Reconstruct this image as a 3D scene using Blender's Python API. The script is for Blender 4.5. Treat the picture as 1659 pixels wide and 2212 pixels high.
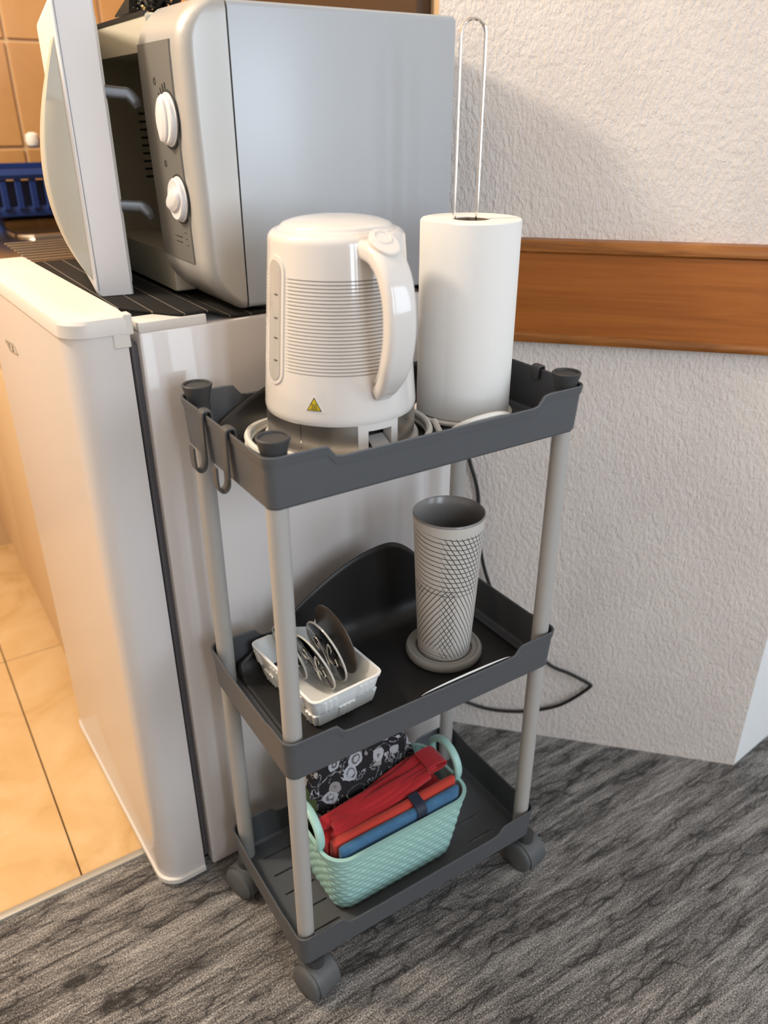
import bpy, bmesh, math, random
from mathutils import Vector, Matrix

random.seed(7)
PI = math.pi
scene = bpy.context.scene
for o in list(bpy.data.objects):
    bpy.data.objects.remove(o, do_unlink=True)
COL = scene.collection

# ------------------------------------------------------------------ camera
cam_data = bpy.data.cameras.new('camera')
cam = bpy.data.objects.new('camera', cam_data)
COL.objects.link(cam)
YAW, PITCH = 0.5773, 0.4673
fwd = Vector((math.sin(YAW) * math.cos(PITCH), math.cos(YAW) * math.cos(PITCH), -math.sin(PITCH)))
cam.location = (-0.2695, -0.6137, 1.0885)
cam.rotation_euler = fwd.to_track_quat('-Z', 'Y').to_euler()
cam_data.sensor_fit = 'HORIZONTAL'
cam_data.sensor_width = 36.0
cam_data.lens = 36.0 * 1702.4 / 1659.0
cam_data.clip_start = 0.02
cam_data.dof.use_dof = True
cam_data.dof.focus_distance = 0.98
cam_data.dof.aperture_fstop = 5.0
scene.camera = cam

# ------------------------------------------------------------------ world, lights, exposure
world = bpy.data.worlds.new('world')
scene.world = world
world.use_nodes = True
world.node_tree.nodes['Background'].inputs[0].default_value = (0.75, 0.85, 1.0, 1)
world.node_tree.nodes['Background'].inputs[1].default_value = 0.6
scene.view_settings.view_transform = 'Standard'
scene.view_settings.look = 'None'
scene.view_settings.gamma = 1.0
scene.view_settings.use_curve_mapping = False
scene.view_settings.exposure = 0.0
cy = scene.cycles
cy.max_bounces, cy.diffuse_bounces, cy.glossy_bounces, cy.transmission_bounces = 6, 4, 3, 5
cy.caustics_reflective = cy.caustics_refractive = False


def area(name, loc, target, sx, sy, energy, color):
    l = bpy.data.lights.new(name, 'AREA')
    l.shape = 'RECTANGLE'
    l.size, l.size_y = sx, sy
    l.energy, l.color = energy, color
    o = bpy.data.objects.new(name, l)
    COL.objects.link(o)
    o.location = loc
    o.rotation_euler = (Vector(target) - Vector(loc)).to_track_quat('-Z', 'Y').to_euler()
    return o


DAY = (0.74, 0.87, 1.0)
area('daylight_double_window_left_pane', (-0.10, -2.34, 1.45), (-0.10, 0, 1.45), 0.22, 1.25, 13, DAY)
area('daylight_double_window_right_pane', (0.26, -2.34, 1.45), (0.26, 0, 1.45), 0.22, 1.25, 13, DAY)
area('daylight_wide_window', (1.62, -2.34, 1.45), (1.62, 0, 1.45), 1.1, 1.3, 25, DAY)
kl = bpy.data.lights.new('kitchen_lamp', 'POINT')
kl.energy, kl.color, kl.shadow_soft_size = 82, (1.0, 0.87, 0.70), 0.10
klo = bpy.data.objects.new('kitchen_lamp', kl)
COL.objects.link(klo)
klo.location = (-0.76, 0.74, 1.96)


# ------------------------------------------------------------------ materials
def mat(name, color=(0.8, 0.8, 0.8), rough=0.5, metal=0.0, spec=0.5, coat=0.0, trans=0.0, ior=1.45, sheen=0.0):
    m = bpy.data.materials.new(name)
    m.use_nodes = True
    b = m.node_tree.nodes['Principled BSDF']
    b.inputs['Base Color'].default_value = (*color, 1)
    b.inputs['Roughness'].default_value = rough
    b.inputs['Metallic'].default_value = metal
    b.inputs['Specular IOR Level'].default_value = spec
    b.inputs['Coat Weight'].default_value = coat
    b.inputs['Transmission Weight'].default_value = trans
    b.inputs['IOR'].default_value = ior
    b.inputs['Sheen Weight'].default_value = sheen
    return m


class NT:
    def __init__(self, m):
        self.t = m.node_tree
        self.b = self.t.nodes['Principled BSDF']

    def n(self, typ, **kw):
        nd = self.t.nodes.new(typ)
        for k, v in kw.items():
            setattr(nd, k, v)
        return nd

    def l(self, a, b):
        self.t.links.new(a, b)

    def math(self, op, a, b=None, c=None, clamp=False):
        nd = self.n('ShaderNodeMath', operation=op, use_clamp=clamp)
        for i, v in enumerate((a, b, c)):
            if v is None:
                continue
            if isinstance(v, (int, float)):
                nd.inputs[i].default_value = v
            else:
                self.l(v, nd.inputs[i])
        return nd.outputs[0]

    def coords(self, scale=(1, 1, 1), rot=(0, 0, 0), kind='Object'):
        tc = self.n('ShaderNodeTexCoord')
        mp = self.n('ShaderNodeMapping')
        mp.inputs['Scale'].default_value = scale
        mp.inputs['Rotation'].default_value = rot
        self.l(tc.outputs[kind], mp.inputs[0])
        return mp.outputs[0]

    def noise(self, vec, scale=5, detail=4, rough=0.6, dist=0.0):
        nd = self.n('ShaderNodeTexNoise')
        nd.inputs['Scale'].default_value = scale
        nd.inputs['Detail'].default_value = detail
        nd.inputs['Roughness'].default_value = rough
        nd.inputs['Distortion'].default_value = dist
        self.l(vec, nd.inputs['Vector'])
        return nd.outputs[0]

    def ramp(self, fac, stops):
        nd = self.n('ShaderNodeValToRGB')
        cr = nd.color_ramp
        while len(cr.elements) < len(stops):
            cr.elements.new(0.5)
        for e, (p, c) in zip(cr.elements, stops):
            e.position = p
            e.color = (*c, 1) if len(c) == 3 else c
        self.l(fac, nd.inputs[0])
        return nd.outputs[0]

    def bump(self, h, strength=0.3, dist=0.002):
        nd = self.n('ShaderNodeBump')
        nd.inputs['Strength'].default_value = strength
        nd.inputs['Distance'].default_value = dist
        self.l(h, nd.inputs['Height'])
        self.l(nd.outputs[0], self.b.inputs['Normal'])
        return nd

    def color(self, c):
        self.l(c, self.b.inputs['Base Color'])

    def mix(self, fac, a, b):
        nd = self.n('ShaderNodeMix', data_type='RGBA')
        if isinstance(fac, (int, float)):
            nd.inputs[0].default_value = fac
        else:
            self.l(fac, nd.inputs[0])
        for i, v in ((6, a), (7, b)):
            if isinstance(v, tuple):
                nd.inputs[i].default_value = (*v, 1)
            else:
                self.l(v, nd.inputs[i])
        return nd.outputs[2]


M = {}
# plaster wall: trowelled relief running diagonally
m = mat('plaster', (0.68, 0.63, 0.59), 0.92, spec=0.15)
t = NT(m)
v = t.coords()
wv = t.coords((1, 1, 1), (0, 0, 0))
n0 = t.noise(v, 9, 3, 0.5)
vs = t.coords((170, 170, 90), (0.5, 0.35, 0.0))
n1 = t.noise(vs, 1.0, 4, 0.6, 0.2)
vf = t.coords((1, 1, 1))
n2 = t.noise(vf, 330, 3, 0.6)
crk = t.n('ShaderNodeTexVoronoi', feature='DISTANCE_TO_EDGE')
crk.inputs['Scale'].default_value = 1.0
t.l(t.coords((34, 34, 60), (0.3, 0.5, 0.2)), crk.inputs['Vector'])
cr = t.math('MULTIPLY', crk.outputs['Distance'], 6.0, clamp=True)
h = t.math('ADD', t.math('MULTIPLY', n1, 1.0), t.math('MULTIPLY', n2, 0.10))
h = t.math('ADD', h, t.math('MULTIPLY', cr, 0.06))
t.bump(h, 0.85, 0.0048)
t.color(t.ramp(n0, [(0.3, (0.695, 0.63, 0.59)), (0.7, (0.755, 0.69, 0.645))]))
M['plaster'] = m
M['paint'] = mat('white_wall_paint', (0.80, 0.81, 0.82), 0.85, spec=0.2)
M['room'] = mat('room_paint', (0.72, 0.68, 0.63), 0.9, spec=0.2)

# carpet: wood-grain pattern, mottled grey
m = mat('carpet', (0.2, 0.2, 0.2), 1.0, spec=0.05, sheen=0.15)
t = NT(m)
streak = t.noise(t.coords((4.0, 40, 1), (0, 0, -0.10)), 1.0, 3, 0.62, 0.8)
grain = t.noise(t.coords((22, 190, 1), (0, 0, -0.10)), 1.0, 3, 0.7, 0.0)
fine = t.noise(t.coords((1, 1, 1)), 420, 2, 0.7)
vc = t.n('ShaderNodeTexVoronoi', feature='DISTANCE_TO_EDGE')
vc.inputs['Scale'].default_value = 1.0
wmp = t.n('ShaderNodeVectorMath', operation='ADD')
wsc = t.n('ShaderNodeVectorMath', operation='SCALE')
wn_ = t.n('ShaderNodeTexNoise')
wn_.inputs['Scale'].default_value = 28
wn_.inputs['Detail'].default_value = 1
t.l(t.coords(), wn_.inputs['Vector'])
t.l(wn_.outputs['Color'], wsc.inputs[0])
wsc.inputs['Scale'].default_value = 0.75
t.l(t.coords((9, 52, 1), (0, 0, -0.10)), wmp.inputs[0])
t.l(wsc.outputs[0], wmp.inputs[1])
t.l(wmp.outputs[0], vc.inputs['Vector'])
crack = t.math('SUBTRACT', 1.0, t.math('MULTIPLY', vc.outputs['Distance'], 10.0, clamp=True), clamp=True)
crack = t.math('MULTIPLY', crack, t.math('MULTIPLY', t.math('SUBTRACT', 0.60, streak), 6.0, clamp=True))
tone = t.math('ADD', t.math('MULTIPLY', streak, 0.55), t.math('MULTIPLY', grain, 0.45))
tone = t.math('ADD', tone, t.math('MULTIPLY', t.math('SUBTRACT', fine, 0.5), 0.95))
base = t.ramp(tone, [(0.25, (0.018, 0.017, 0.017)), (0.44, (0.115, 0.107, 0.103)), (0.56, (0.255, 0.24, 0.226)), (0.77, (0.60, 0.57, 0.54))])
base = t.mix(t.math('MULTIPLY', crack, 0.85), base, (0.022, 0.020, 0.019))
t.color(base)
t.bump(t.math('ADD', fine, grain), 0.8, 0.003)
M['carpet'] = m

# orange marbled kitchen floor tile
m = mat('floor_tile', (0.8, 0.55, 0.3), 0.28, spec=0.4)
t = NT(m)
nn = t.noise(t.coords((1, 1, 1)), 5.5, 6, 0.62, 1.2)
t.color(t.ramp(nn, [(0.25, (0.50, 0.30, 0.125)), (0.45, (0.64, 0.425, 0.205)), (0.7, (0.71, 0.51, 0.285))]))
M['floor_tile'] = m
M['grout_dark'] = mat('floor_grout', (0.16, 0.10, 0.05), 0.9)
m = mat('wall_tile', (0.7, 0.33, 0.09), 0.25, spec=0.5)
t = NT(m)
nn = t.noise(t.coords((1, 1, 1)), 4.0, 4, 0.6, 0.6)
t.color(t.ramp(nn, [(0.3, (0.44, 0.235, 0.085)), (0.7, (0.55, 0.31, 0.125))]))
M['wall_tile'] = m
M['grout_light'] = mat('wall_grout', (0.62, 0.43, 0.25), 0.9)

# wood rail
m = mat('rail_wood', (0.4, 0.15, 0.04), 0.38, spec=0.45)
t = NT(m)
g = t.noise(t.coords((1.6, 1.6, 26), (0, 0, 0)), 2.2, 5, 0.6, 0.5)
g2 = t.noise(t.coords((3, 3, 120), (0, 0, 0)), 2.0, 4, 0.6, 0.3)
gg = t.math('ADD', t.math('MULTIPLY', g, 0.7), t.math('MULTIPLY', g2, 0.3))
t.color(t.ramp(gg, [(0.3, (0.25, 0.072, 0.011)), (0.52, (0.35, 0.108, 0.018)), (0.75, (0.42, 0.145, 0.028))]))
t.bump(gg, 0.12, 0.002)
M['wood'] = m
m = mat('moulding_wood', (0.4, 0.15, 0.04), 0.35, spec=0.5)
t = NT(m)
g = t.noise(t.coords((3, 3, 40), (0, 0, 0)), 2.2, 5, 0.6, 0.8)
t.color(t.ramp(g, [(0.3, (0.17, 0.056, 0.009)), (0.55, (0.30, 0.105, 0.019)), (0.75, (0.40, 0.165, 0.04))]))
M['moulding'] = m

M['dark_wood'] = mat('dark_brown_panel', (0.055, 0.026, 0.010), 0.55)
M['tray'] = mat('grey_plastic_tray', (0.088, 0.092, 0.100), 0.46, spec=0.45)
M['cap'] = mat('dark_grey_plastic_cap', (0.050, 0.051, 0.053), 0.5, spec=0.4)
M['hook'] = mat('grey_plastic_hook', (0.075, 0.075, 0.075), 0.4, spec=0.45)
M['pole'] = mat('light_grey_pole', (0.40, 0.385, 0.37), 0.42, spec=0.45)
M['caster'] = mat('caster_plastic', (0.10, 0.105, 0.11), 0.5, spec=0.4)
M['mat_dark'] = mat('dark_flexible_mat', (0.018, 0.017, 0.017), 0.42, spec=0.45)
M['fridge'] = mat('fridge_white', (0.655, 0.62, 0.61), 0.30, spec=0.5, coat=0.2)
M['fridge_cap'] = mat('fridge_cap_white', (0.66, 0.63, 0.60), 0.4, spec=0.45)
M['gasket'] = mat('gasket_grey', (0.095, 0.085, 0.09), 0.6)
M['badge'] = mat('badge_grey', (0.32, 0.27, 0.2), 0.4)
M['silver'] = mat('microwave_silver', (0.44, 0.43, 0.415), 0.38, metal=0.25, spec=0.5)
m = mat('microwave_side', (0.45, 0.475, 0.505), 0.35, metal=0.15, spec=0.5)
M['mw_side'] = m
M['mw_panel'] = mat('microwave_panel', (0.18, 0.17, 0.155), 0.42, metal=0.2)
M['mw_white'] = mat('microwave_door_white', (0.70, 0.68, 0.69), 0.40)
M['mw_beige'] = mat('microwave_cavity_beige', (0.62, 0.575, 0.47), 0.40)
M['mw_handle'] = mat('microwave_handle', (0.48, 0.445, 0.37), 0.38)
M['black'] = mat('black_plastic', (0.012, 0.012, 0.012), 0.5)
M['dark_print'] = mat('dark_print', (0.035, 0.033, 0.03), 0.6)
M['latch'] = mat('latch_grey', (0.12, 0.12, 0.125), 0.35, metal=0.3)
m = mat('black_lace', (0.010, 0.009, 0.008), 0.6)
M['lace'] = m
M['gold'] = mat('gold_bead', (0.75, 0.55, 0.28), 0.25, metal=1.0)
# striped runner
m = mat('striped_runner', (0.02, 0.02, 0.02), 0.85, spec=0.2)
t = NT(m)
tc = t.n('ShaderNodeTexCoord')
sx = t.n('ShaderNodeSeparateXYZ')
t.l(tc.outputs['Object'], sx.inputs[0])
fr = t.math('FRACT', t.math('DIVIDE', t.math('ADD', sx.outputs[0], 1.0), 0.028))
ln = t.math('LESS_THAN', fr, 0.055)
t.color(t.mix(ln, (0.015, 0.014, 0.013), (0.16, 0.135, 0.115)))
M['runner'] = m

M['kettle'] = mat('kettle_white', (0.715, 0.68, 0.655), 0.13, spec=0.5, coat=0.5)
M['kettle_groove'] = mat('kettle_groove_grey', (0.05, 0.048, 0.048), 0.5)
M['kettle_window'] = mat('kettle_window_grey', (0.45, 0.43, 0.41), 0.18, spec=0.6)
M['cord_white'] = mat('white_cord', (0.78, 0.75, 0.70), 0.4)
m = mat('brushed_steel', (0.62, 0.585, 0.54), 0.34, metal=1.0)
t = NT(m)
bn = t.noise(t.coords((2, 2, 900)), 1.0, 3, 0.6)
t.bump(bn, 0.06, 0.0005)
M['steel'] = m
M['chrome'] = mat('chrome_wire', (0.82, 0.80, 0.78), 0.10, metal=1.0)
M['sink'] = mat('sink_steel', (0.36, 0.32, 0.27), 0.26, metal=1.0)
M['switch'] = mat('switch_smoke', (0.42, 0.41, 0.40), 0.12, spec=0.6, coat=0.4)
M['yellow'] = mat('warning_yellow', (0.62, 0.47, 0.02), 0.45)
M['paper'] = mat('paper_towel', (0.83, 0.805, 0.775), 0.95, spec=0.1)
t = NT(M['paper'])
t.bump(t.noise(t.coords((1, 1, 1)), 220, 2, 0.6), 0.12, 0.0008)
M['cardboard'] = mat('cardboard_tube', (0.20, 0.15, 0.11), 0.9)
M['ceramic_in'] = mat('vase_glaze', (0.24, 0.225, 0.215), 0.22, spec=0.5)
M['saucer'] = mat('saucer_stoneware', (0.30, 0.285, 0.265), 0.42, spec=0.4)

# incised vase pattern (printed lines of fine relief); UV in metres: u around, v up
m = mat('vase_pattern', (0.52, 0.49, 0.46), 0.62, spec=0.3)
t = NT(m)
uv = t.n('ShaderNodeUVMap')
sp = t.n('ShaderNodeSeparateXYZ')
t.l(uv.outputs[0], sp.inputs[0])
U, V = sp.outputs[0], sp.outputs[1]


def lines(ax, av, pitch, width, curve=0.0, wob_amt=0.25):
    e = t.math('ADD', t.math('MULTIPLY', U, ax), t.math('MULTIPLY', V, av))
    if curve:
        e = t.math('ADD', e, t.math('MULTIPLY', t.math('MULTIPLY', U, U), curve))
    w_ = t.noise(t.coords((1, 1, 1)), 60, 2, 0.5)
    e = t.math('ADD', t.math('DIVIDE', e, pitch), t.math('MULTIPLY', w_, wob_amt))
    f_ = t.math('FRACT', e)
    d_ = t.math('ABSOLUTE', t.math('SUBTRACT', f_, 0.5))
    return t.math('LESS_THAN', d_, width)


def win(x, lo, hi, soft):
    a = t.math('DIVIDE', t.math('SUBTRACT', x, lo), soft, clamp=True)
    b = t.math('DIVIDE', t.math('SUBTRACT', hi, x), soft, clamp=True)
    return t.math('MULTIPLY', a, b)


def mul(*xs):
    r = xs[0]
    for x in xs[1:]:
        r = t.math('MULTIPLY', r, x)
    return r


hor = mul(lines(0.10, 1.0, 0.0072, 0.085, -1.5), win(V, 0.105, 0.203, 0.006), win(U, -0.085, 0.060, 0.02))
dr = mul(lines(0.86, 0.5, 0.0062, 0.10, 3.0), win(U, -0.012, 0.09, 0.012), win(V, 0.004, 0.200, 0.004))
dl = mul(lines(-0.80, 0.6, 0.0062, 0.10, 1.2), win(U, -0.10, 0.018, 0.008), win(V, 0.016, 0.125, 0.010))
swirl = mul(lines(0.25, 1.0, 0.0055, 0.07, 5.0), win(U, -0.10, 0.012, 0.01), win(V, 0.0, 0.018, 0.004))
li = t.math('MAXIMUM', t.math('MAXIMUM', hor, dr), t.math('MAXIMUM', dl, swirl))
t.color(t.mix(t.math('MULTIPLY', li, 0.93), (0.56, 0.53, 0.495), (0.045, 0.041, 0.038)))
t.bump(t.math('MULTIPLY', li, -1.0), 0.6, 0.0008)
M['vase'] = m

M['basket_white'] = mat('white_basket_plastic', (0.86, 0.86, 0.84), 0.30, spec=0.5)
M['disc_brown'] = mat('brown_smoked_disc', (0.085, 0.067, 0.055), 0.30, spec=0.5)
M['glass'] = mat('clear_acrylic', (1.0, 1.0, 1.0), 0.0, trans=1.0, ior=1.46)
M['glass_edge'] = mat('clear_acrylic_rim', (0.80, 0.79, 0.76), 0.08, trans=0.35, ior=1.46)
M['wire'] = mat('silver_wire', (0.70, 0.68, 0.65), 0.18, metal=1.0)
M['mint'] = mat('mint_plastic', (0.37, 0.61, 0.565), 0.34, spec=0.45)
m = mat('red_cloth', (0.42, 0.012, 0.018), 0.85, sheen=0.2)
NT(m)
M['red'] = m
M['red_orange'] = mat('red_orange_cloth', (0.52, 0.045, 0.028), 0.9, sheen=0.2)
m = mat('blue_cloth', (0.045, 0.14, 0.27), 0.9, sheen=0.2)
t = NT(m)
nn = t.noise(t.coords((1, 1, 1)), 60, 3, 0.6)
t.color(t.ramp(nn, [(0.3, (0.035, 0.115, 0.235)), (0.7, (0.06, 0.17, 0.31))]))
M['blue'] = m
M['navy'] = mat('navy_band', (0.018, 0.026, 0.05), 0.6)
# black cloth with pale leaf-like motifs
m = mat('black_print_cloth', (0.01, 0.01, 0.012), 0.8)
t = NT(m)
vec = t.coords((36, 36, 36), (0.4, 0.5, 0.2))
vo = t.n('ShaderNodeTexVoronoi', feature='F1')
vo.inputs['Scale'].default_value = 1.0
nz = t.noise(vec, 1.1, 3, 0.6, 0.6)
t.l(vec, vo.inputs['Vector'])
d = t.math('ADD', vo.outputs['Distance'], t.math('MULTIPLY', t.math('SUBTRACT', nz, 0.5), 0.55))
spot = t.math('LESS_THAN', d, 0.43)
ring = t.math('LESS_THAN', t.math('ABSOLUTE', t.math('SUBTRACT', d, 0.22)), 0.045)
st = t.math('LESS_THAN', t.math('ABSOLUTE', t.math('SUBTRACT', nz, 0.5)), 0.010)
spot = t.math('MAXIMUM', t.math('MULTIPLY', spot, t.math('SUBTRACT', 1.0, t.math('MULTIPLY', ring, 0.75))), st)
tint = t.ramp(vo.outputs['Color'], [(0.2, (0.26, 0.24, 0.24)), (0.5, (0.42, 0.44, 0.48)), (0.8, (0.36, 0.31, 0.28))])
t.color(t.mix(spot, (0.008, 0.008, 0.011), tint))
M['print'] = m
M['green_leaf'] = mat('green_cloth', (0.05, 0.075, 0.018), 0.8)
M['rack_blue'] = mat('dish_rack_blue', (0.012, 0.035, 0.17), 0.35)
M['rack_inner'] = mat('rack_inner_navy', (0.008, 0.015, 0.06), 0.5)
M['cabinet'] = mat('cabinet_beech', (0.56, 0.41, 0.25), 0.5)
M['trim_metal'] = mat('threshold_strip', (0.36, 0.34, 0.30), 0.4, metal=0.3)
M['cable_black'] = mat('black_cable', (0.012, 0.011, 0.010), 0.5)
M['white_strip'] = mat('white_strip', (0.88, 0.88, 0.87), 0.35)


# ------------------------------------------------------------------ mesh helpers
def link(name, me, parent=None, loc=None, mats=None):
    o = bpy.data.objects.new(name, me)
    COL.objects.link(o)
    if loc is not None:
        o.location = loc
    if mats is not None and len(me.materials) == 0:
        for x in (mats if isinstance(mats, (list, tuple)) else [mats]):
            me.materials.append(x)
    if parent is not None:
        o.parent = parent
        if parent.type == 'EMPTY':
            o.matrix_parent_inverse = Matrix.Translation(parent.location).inverted()
        else:
            p = parent
            o.matrix_parent_inverse = Matrix.Translation(p.location).inverted()
    return o


def mesh(name, verts, faces, smooth=35, mi=None):
    me = bpy.data.meshes.new(name)
    me.from_pydata([tuple(v) for v in verts], [], faces)
    if mi is not None:
        me.polygons.foreach_set('material_index', mi)
    bm = bmesh.new()
    bm.from_mesh(me)
    bmesh.ops.recalc_face_normals(bm, faces=bm.faces)
    bm.to_mesh(me)
    bm.free()
    finish(me, smooth)
    return me


def finish(me, smooth=35):
    if smooth:
        me.polygons.foreach_set('use_smooth', [True] * len(me.polygons))
        me.set_sharp_from_angle(angle=math.radians(smooth))
    me.update()


def part(name, vf, m, parent=None, loc=None, smooth=35):
    return link(name, mesh(name, vf[0], vf[1], smooth, vf[2] if len(vf) > 2 else None), parent, loc, m)


def join(*vfs):
    V, F = [], []
    for vf in vfs:
        o = len(V)
        V += list(vf[0])
        F += [[i + o for i in f] for f in vf[1]]
    return V, F


def xf(vf, fn):
    return ([fn(Vector(v)) for v in vf[0]], vf[1]) + tuple(vf[2:])


def box(x0, x1, y0, y1, z0, z1, bev=0.0, seg=2):
    bm = bmesh.new()
    bmesh.ops.create_cube(bm, size=1.0)
    for v in bm.verts:
        v.co = Vector((x0 + (v.co.x + .5) * (x1 - x0), y0 + (v.co.y + .5) * (y1 - y0), z0 + (v.co.z + .5) * (z1 - z0)))
    if bev > 0:
        bmesh.ops.bevel(bm, geom=list(bm.edges), offset=bev, segments=seg, profile=0.5, affect='EDGES')
    bm.verts.ensure_lookup_table()
    V = [v.co.copy() for v in bm.verts]
    F = [[v.index for v in f.verts] for f in bm.faces]
    bm.free()
    return V, F


def loft(loops, cap0=True, cap1=True, closed=True):
    V, F = [], []
    n = len(loops[0])
    for lp in loops:
        V += [Vector(p) for p in lp]
    for a in range(len(loops) - 1):
        for i in range(n if closed else n - 1):
            j = (i + 1) % n
            F.append([a * n + i, a * n + j, (a + 1) * n + j, (a + 1) * n + i])
    if cap0:
        F.append(list(range(n))[::-1])
    if cap1:
        F.append([(len(loops) - 1) * n + i for i in range(n)])
    return V, F


def lathe(prof, n=64, cx=0, cy=0, cap0=True, cap1=True):
    loops = [[(cx + r * math.cos(2 * PI * i / n), cy + r * math.sin(2 * PI * i / n), z) for i in range(n)] for r, z in prof]
    return loft(loops, cap0, cap1)


def rrect(x0, x1, y0, y1, r, k=6, extra=0):
    pts = []
    cs = [(x1 - r, y0 + r, -PI / 2), (x1 - r, y1 - r, 0), (x0 + r, y1 - r, PI / 2), (x0 + r, y0 + r, PI)]
    for cx, cy, a0 in cs:
        for i in range(k + 1):
            a = a0 + PI / 2 * i / k
            pts.append((cx + r * math.cos(a), cy + r * math.sin(a)))
    if extra:
        out = []
        n = len(pts)
        for i in range(n):
            p, q = pts[i], pts[(i + 1) % n]
            out.append(p)
            L = math.dist(p, q)
            s = int(L / extra)
            for j in range(1, s + 1):
                f = j / (s + 1)
                out.append((p[0] + (q[0] - p[0]) * f, p[1] + (q[1] - p[1]) * f))
        pts = out
    return pts


def catmull(P, k=8, closed=False):
    P = [Vector(p) for p in P]
    n = len(P)
    out = []
    rng = range(n) if closed else range(n - 1)
    for i in rng:
        p1, p2 = P[i], P[(i + 1) % n]
        p0 = P[i - 1] if (closed or i > 0) else p1 * 2 - p2
        p3 = P[(i + 2) % n] if (closed or i + 2 < n) else p2 * 2 - p1
        for j in range(k):
            s = j / k
            out.append(0.5 * ((2 * p1) + (-p0 + p2) * s + (2 * p0 - 5 * p1 + 4 * p2 - p3) * s * s + (-p0 + 3 * p1 - 3 * p2 + p3) * s ** 3))
    if not closed:
        out.append(P[-1])
    return out


def sweep(path, prof, closed=False, up=None, caps=True, scale=None):
    """profile points (a,b) swept along path; a along side vector, b along normal"""
    path = [Vector(p) for p in path]
    n = len(path)
    tang = []
    for i in range(n):
        a = path[i - 1] if (i > 0 or closed) else path[0]
        b = path[(i + 1) % n] if (i < n - 1 or closed) else path[-1]
        tang.append((b - a).normalized())
    if up is None:
        up = Vector((0, 0, 1)) if abs(tang[0].z) < 0.9 else Vector((1, 0, 0))
        fixed = False
    else:
        up = Vector(up)
        fixed = True
    nrm = (up - tang[0] * up.dot(tang[0])).normalized()
    loops = []
    for i in range(n):
        if fixed:
            nrm = (up - tang[i] * up.dot(tang[i])).normalized()
        elif i:
            nrm = (nrm - tang[i] * nrm.dot(tang[i])).normalized()
        side = tang[i].cross(nrm)
        s = scale(i / (n - 1)) if scale else 1
        if isinstance(s, (int, float)):
            s = (s, s)
        loops.append([path[i] + side * a * s[0] + nrm * b * s[1] for a, b in prof])
    if closed:
        loops.append(loops[0])
        V, F = loft(loops, False, False)
        return V, F
    return loft(loops, caps, caps)


def circ(r, n=10):
    return [(r * math.cos(2 * PI * i / n), r * math.sin(2 * PI * i / n)) for i in range(n)]


def tube(path, r, n=10, closed=False):
    return sweep(path, circ(r, n), closed)


def rbar(w, h, r=None, k=3):
    r = r or min(w, h) * 0.3
    return rrect(-w / 2, w / 2, -h / 2, h / 2, r, k)


def tag(o, label, cat=None, group=None):
    o['label'] = label
    if cat:
        o['category'] = cat
    if group:
        o['group'] = group
    return o


def thing(name, loc, label, cat, group=None):
    o = bpy.data.objects.new(name, None)
    COL.objects.link(o)
    o.location = loc
    o.empty_display_size = 0.05
    return tag(o, label, cat, group)


def struct(o):
    o['kind'] = 'structure'
    return o


# ------------------------------------------------------------------ room shell
WL, WR = Vector((0.4675, 0.3836, 0)), Vector((0.8822, -0.0454, 0))
wd = (WR - WL).normalized()            # along the plaster wall
wn = Vector((wd.y, -wd.x, 0))          # room side normal
if wn.dot(Vector((-1, -1, 0))) < 0:
    wn = -wn
CEIL = 2.45


def prism(poly, z0, z1):
    n = len(poly)
    V = [(p[0], p[1], z0) for p in poly] + [(p[0], p[1], z1) for p in poly]
    F = [list(range(n))[::-1], list(range(n, 2 * n))] + [[i, (i + 1) % n, n + (i + 1) % n, n + i] for i in range(n)]
    return V, F


YT = 0.366
fl = struct(part('floor', box(-1.9, 2.5, -2.5, YT - 0.004, -0.05, 0.0), M['carpet'], smooth=0))
flk = struct(part('floor_kitchen', box(-1.9, 1.6, YT - 0.004, 1.75, -0.05, -0.006), M['grout_dark'], smooth=0))
xs = [-1.803, -1.403, -1.003, -0.603, -0.203, 0.197, 0.597]
ys = [YT + 0.004, 1.033, 1.70]
for i in range(len(xs) - 1):
    for j in range(len(ys) - 1):
        part('tile', box(xs[i] + .0012, xs[i + 1] - .0012, ys[j] + .0012, ys[j + 1] - .0012, -0.006, 0.001, 0.0008, 1), M['floor_tile'], flk, smooth=0)
struct(part('trim_1', xf(loft([[(x, YT + dy, z) for dy, z in ((-.007, 0), (-.006, .0030), (0, .0045), (.006, .0038), (.007, 0.0))] for x in (-1.8, -0.004)]), lambda v: v), M['trim_metal'], smooth=50))
struct(part('ceiling', box(-1.9, 2.5, -2.5, 1.75, CEIL, CEIL + .05), M['room'], smooth=0))
# plaster pier wall running diagonally
th = 0.12
struct(part('wall_right', prism([(WL.x, WL.y), (WR.x, WR.y), (WR.x + .06, WR.y + .25), (WL.x + .16, WL.y + .16)], 0, CEIL), M['plaster'], smooth=0))
struct(part('wall_recess', prism([(WR.x, WR.y), (2.45, WR.y + .16), (2.45, WR.y + .3), (WR.x + .05, WR.y + .14)], 0, CEIL), M['paint'], smooth=0))
struct(part('wall_far_right', box(2.40, 2.5, -2.5, 0.2, 0, CEIL), M['room'], smooth=0))
struct(part('wall_window', box(-1.9, 2.5, -2.5, -2.40, 0, CEIL), M['room'], smooth=0))
struct(part('wall_left', box(-1.9, -1.8, -2.5, 1.75, 0, CEIL), M['room'], smooth=0))
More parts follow.
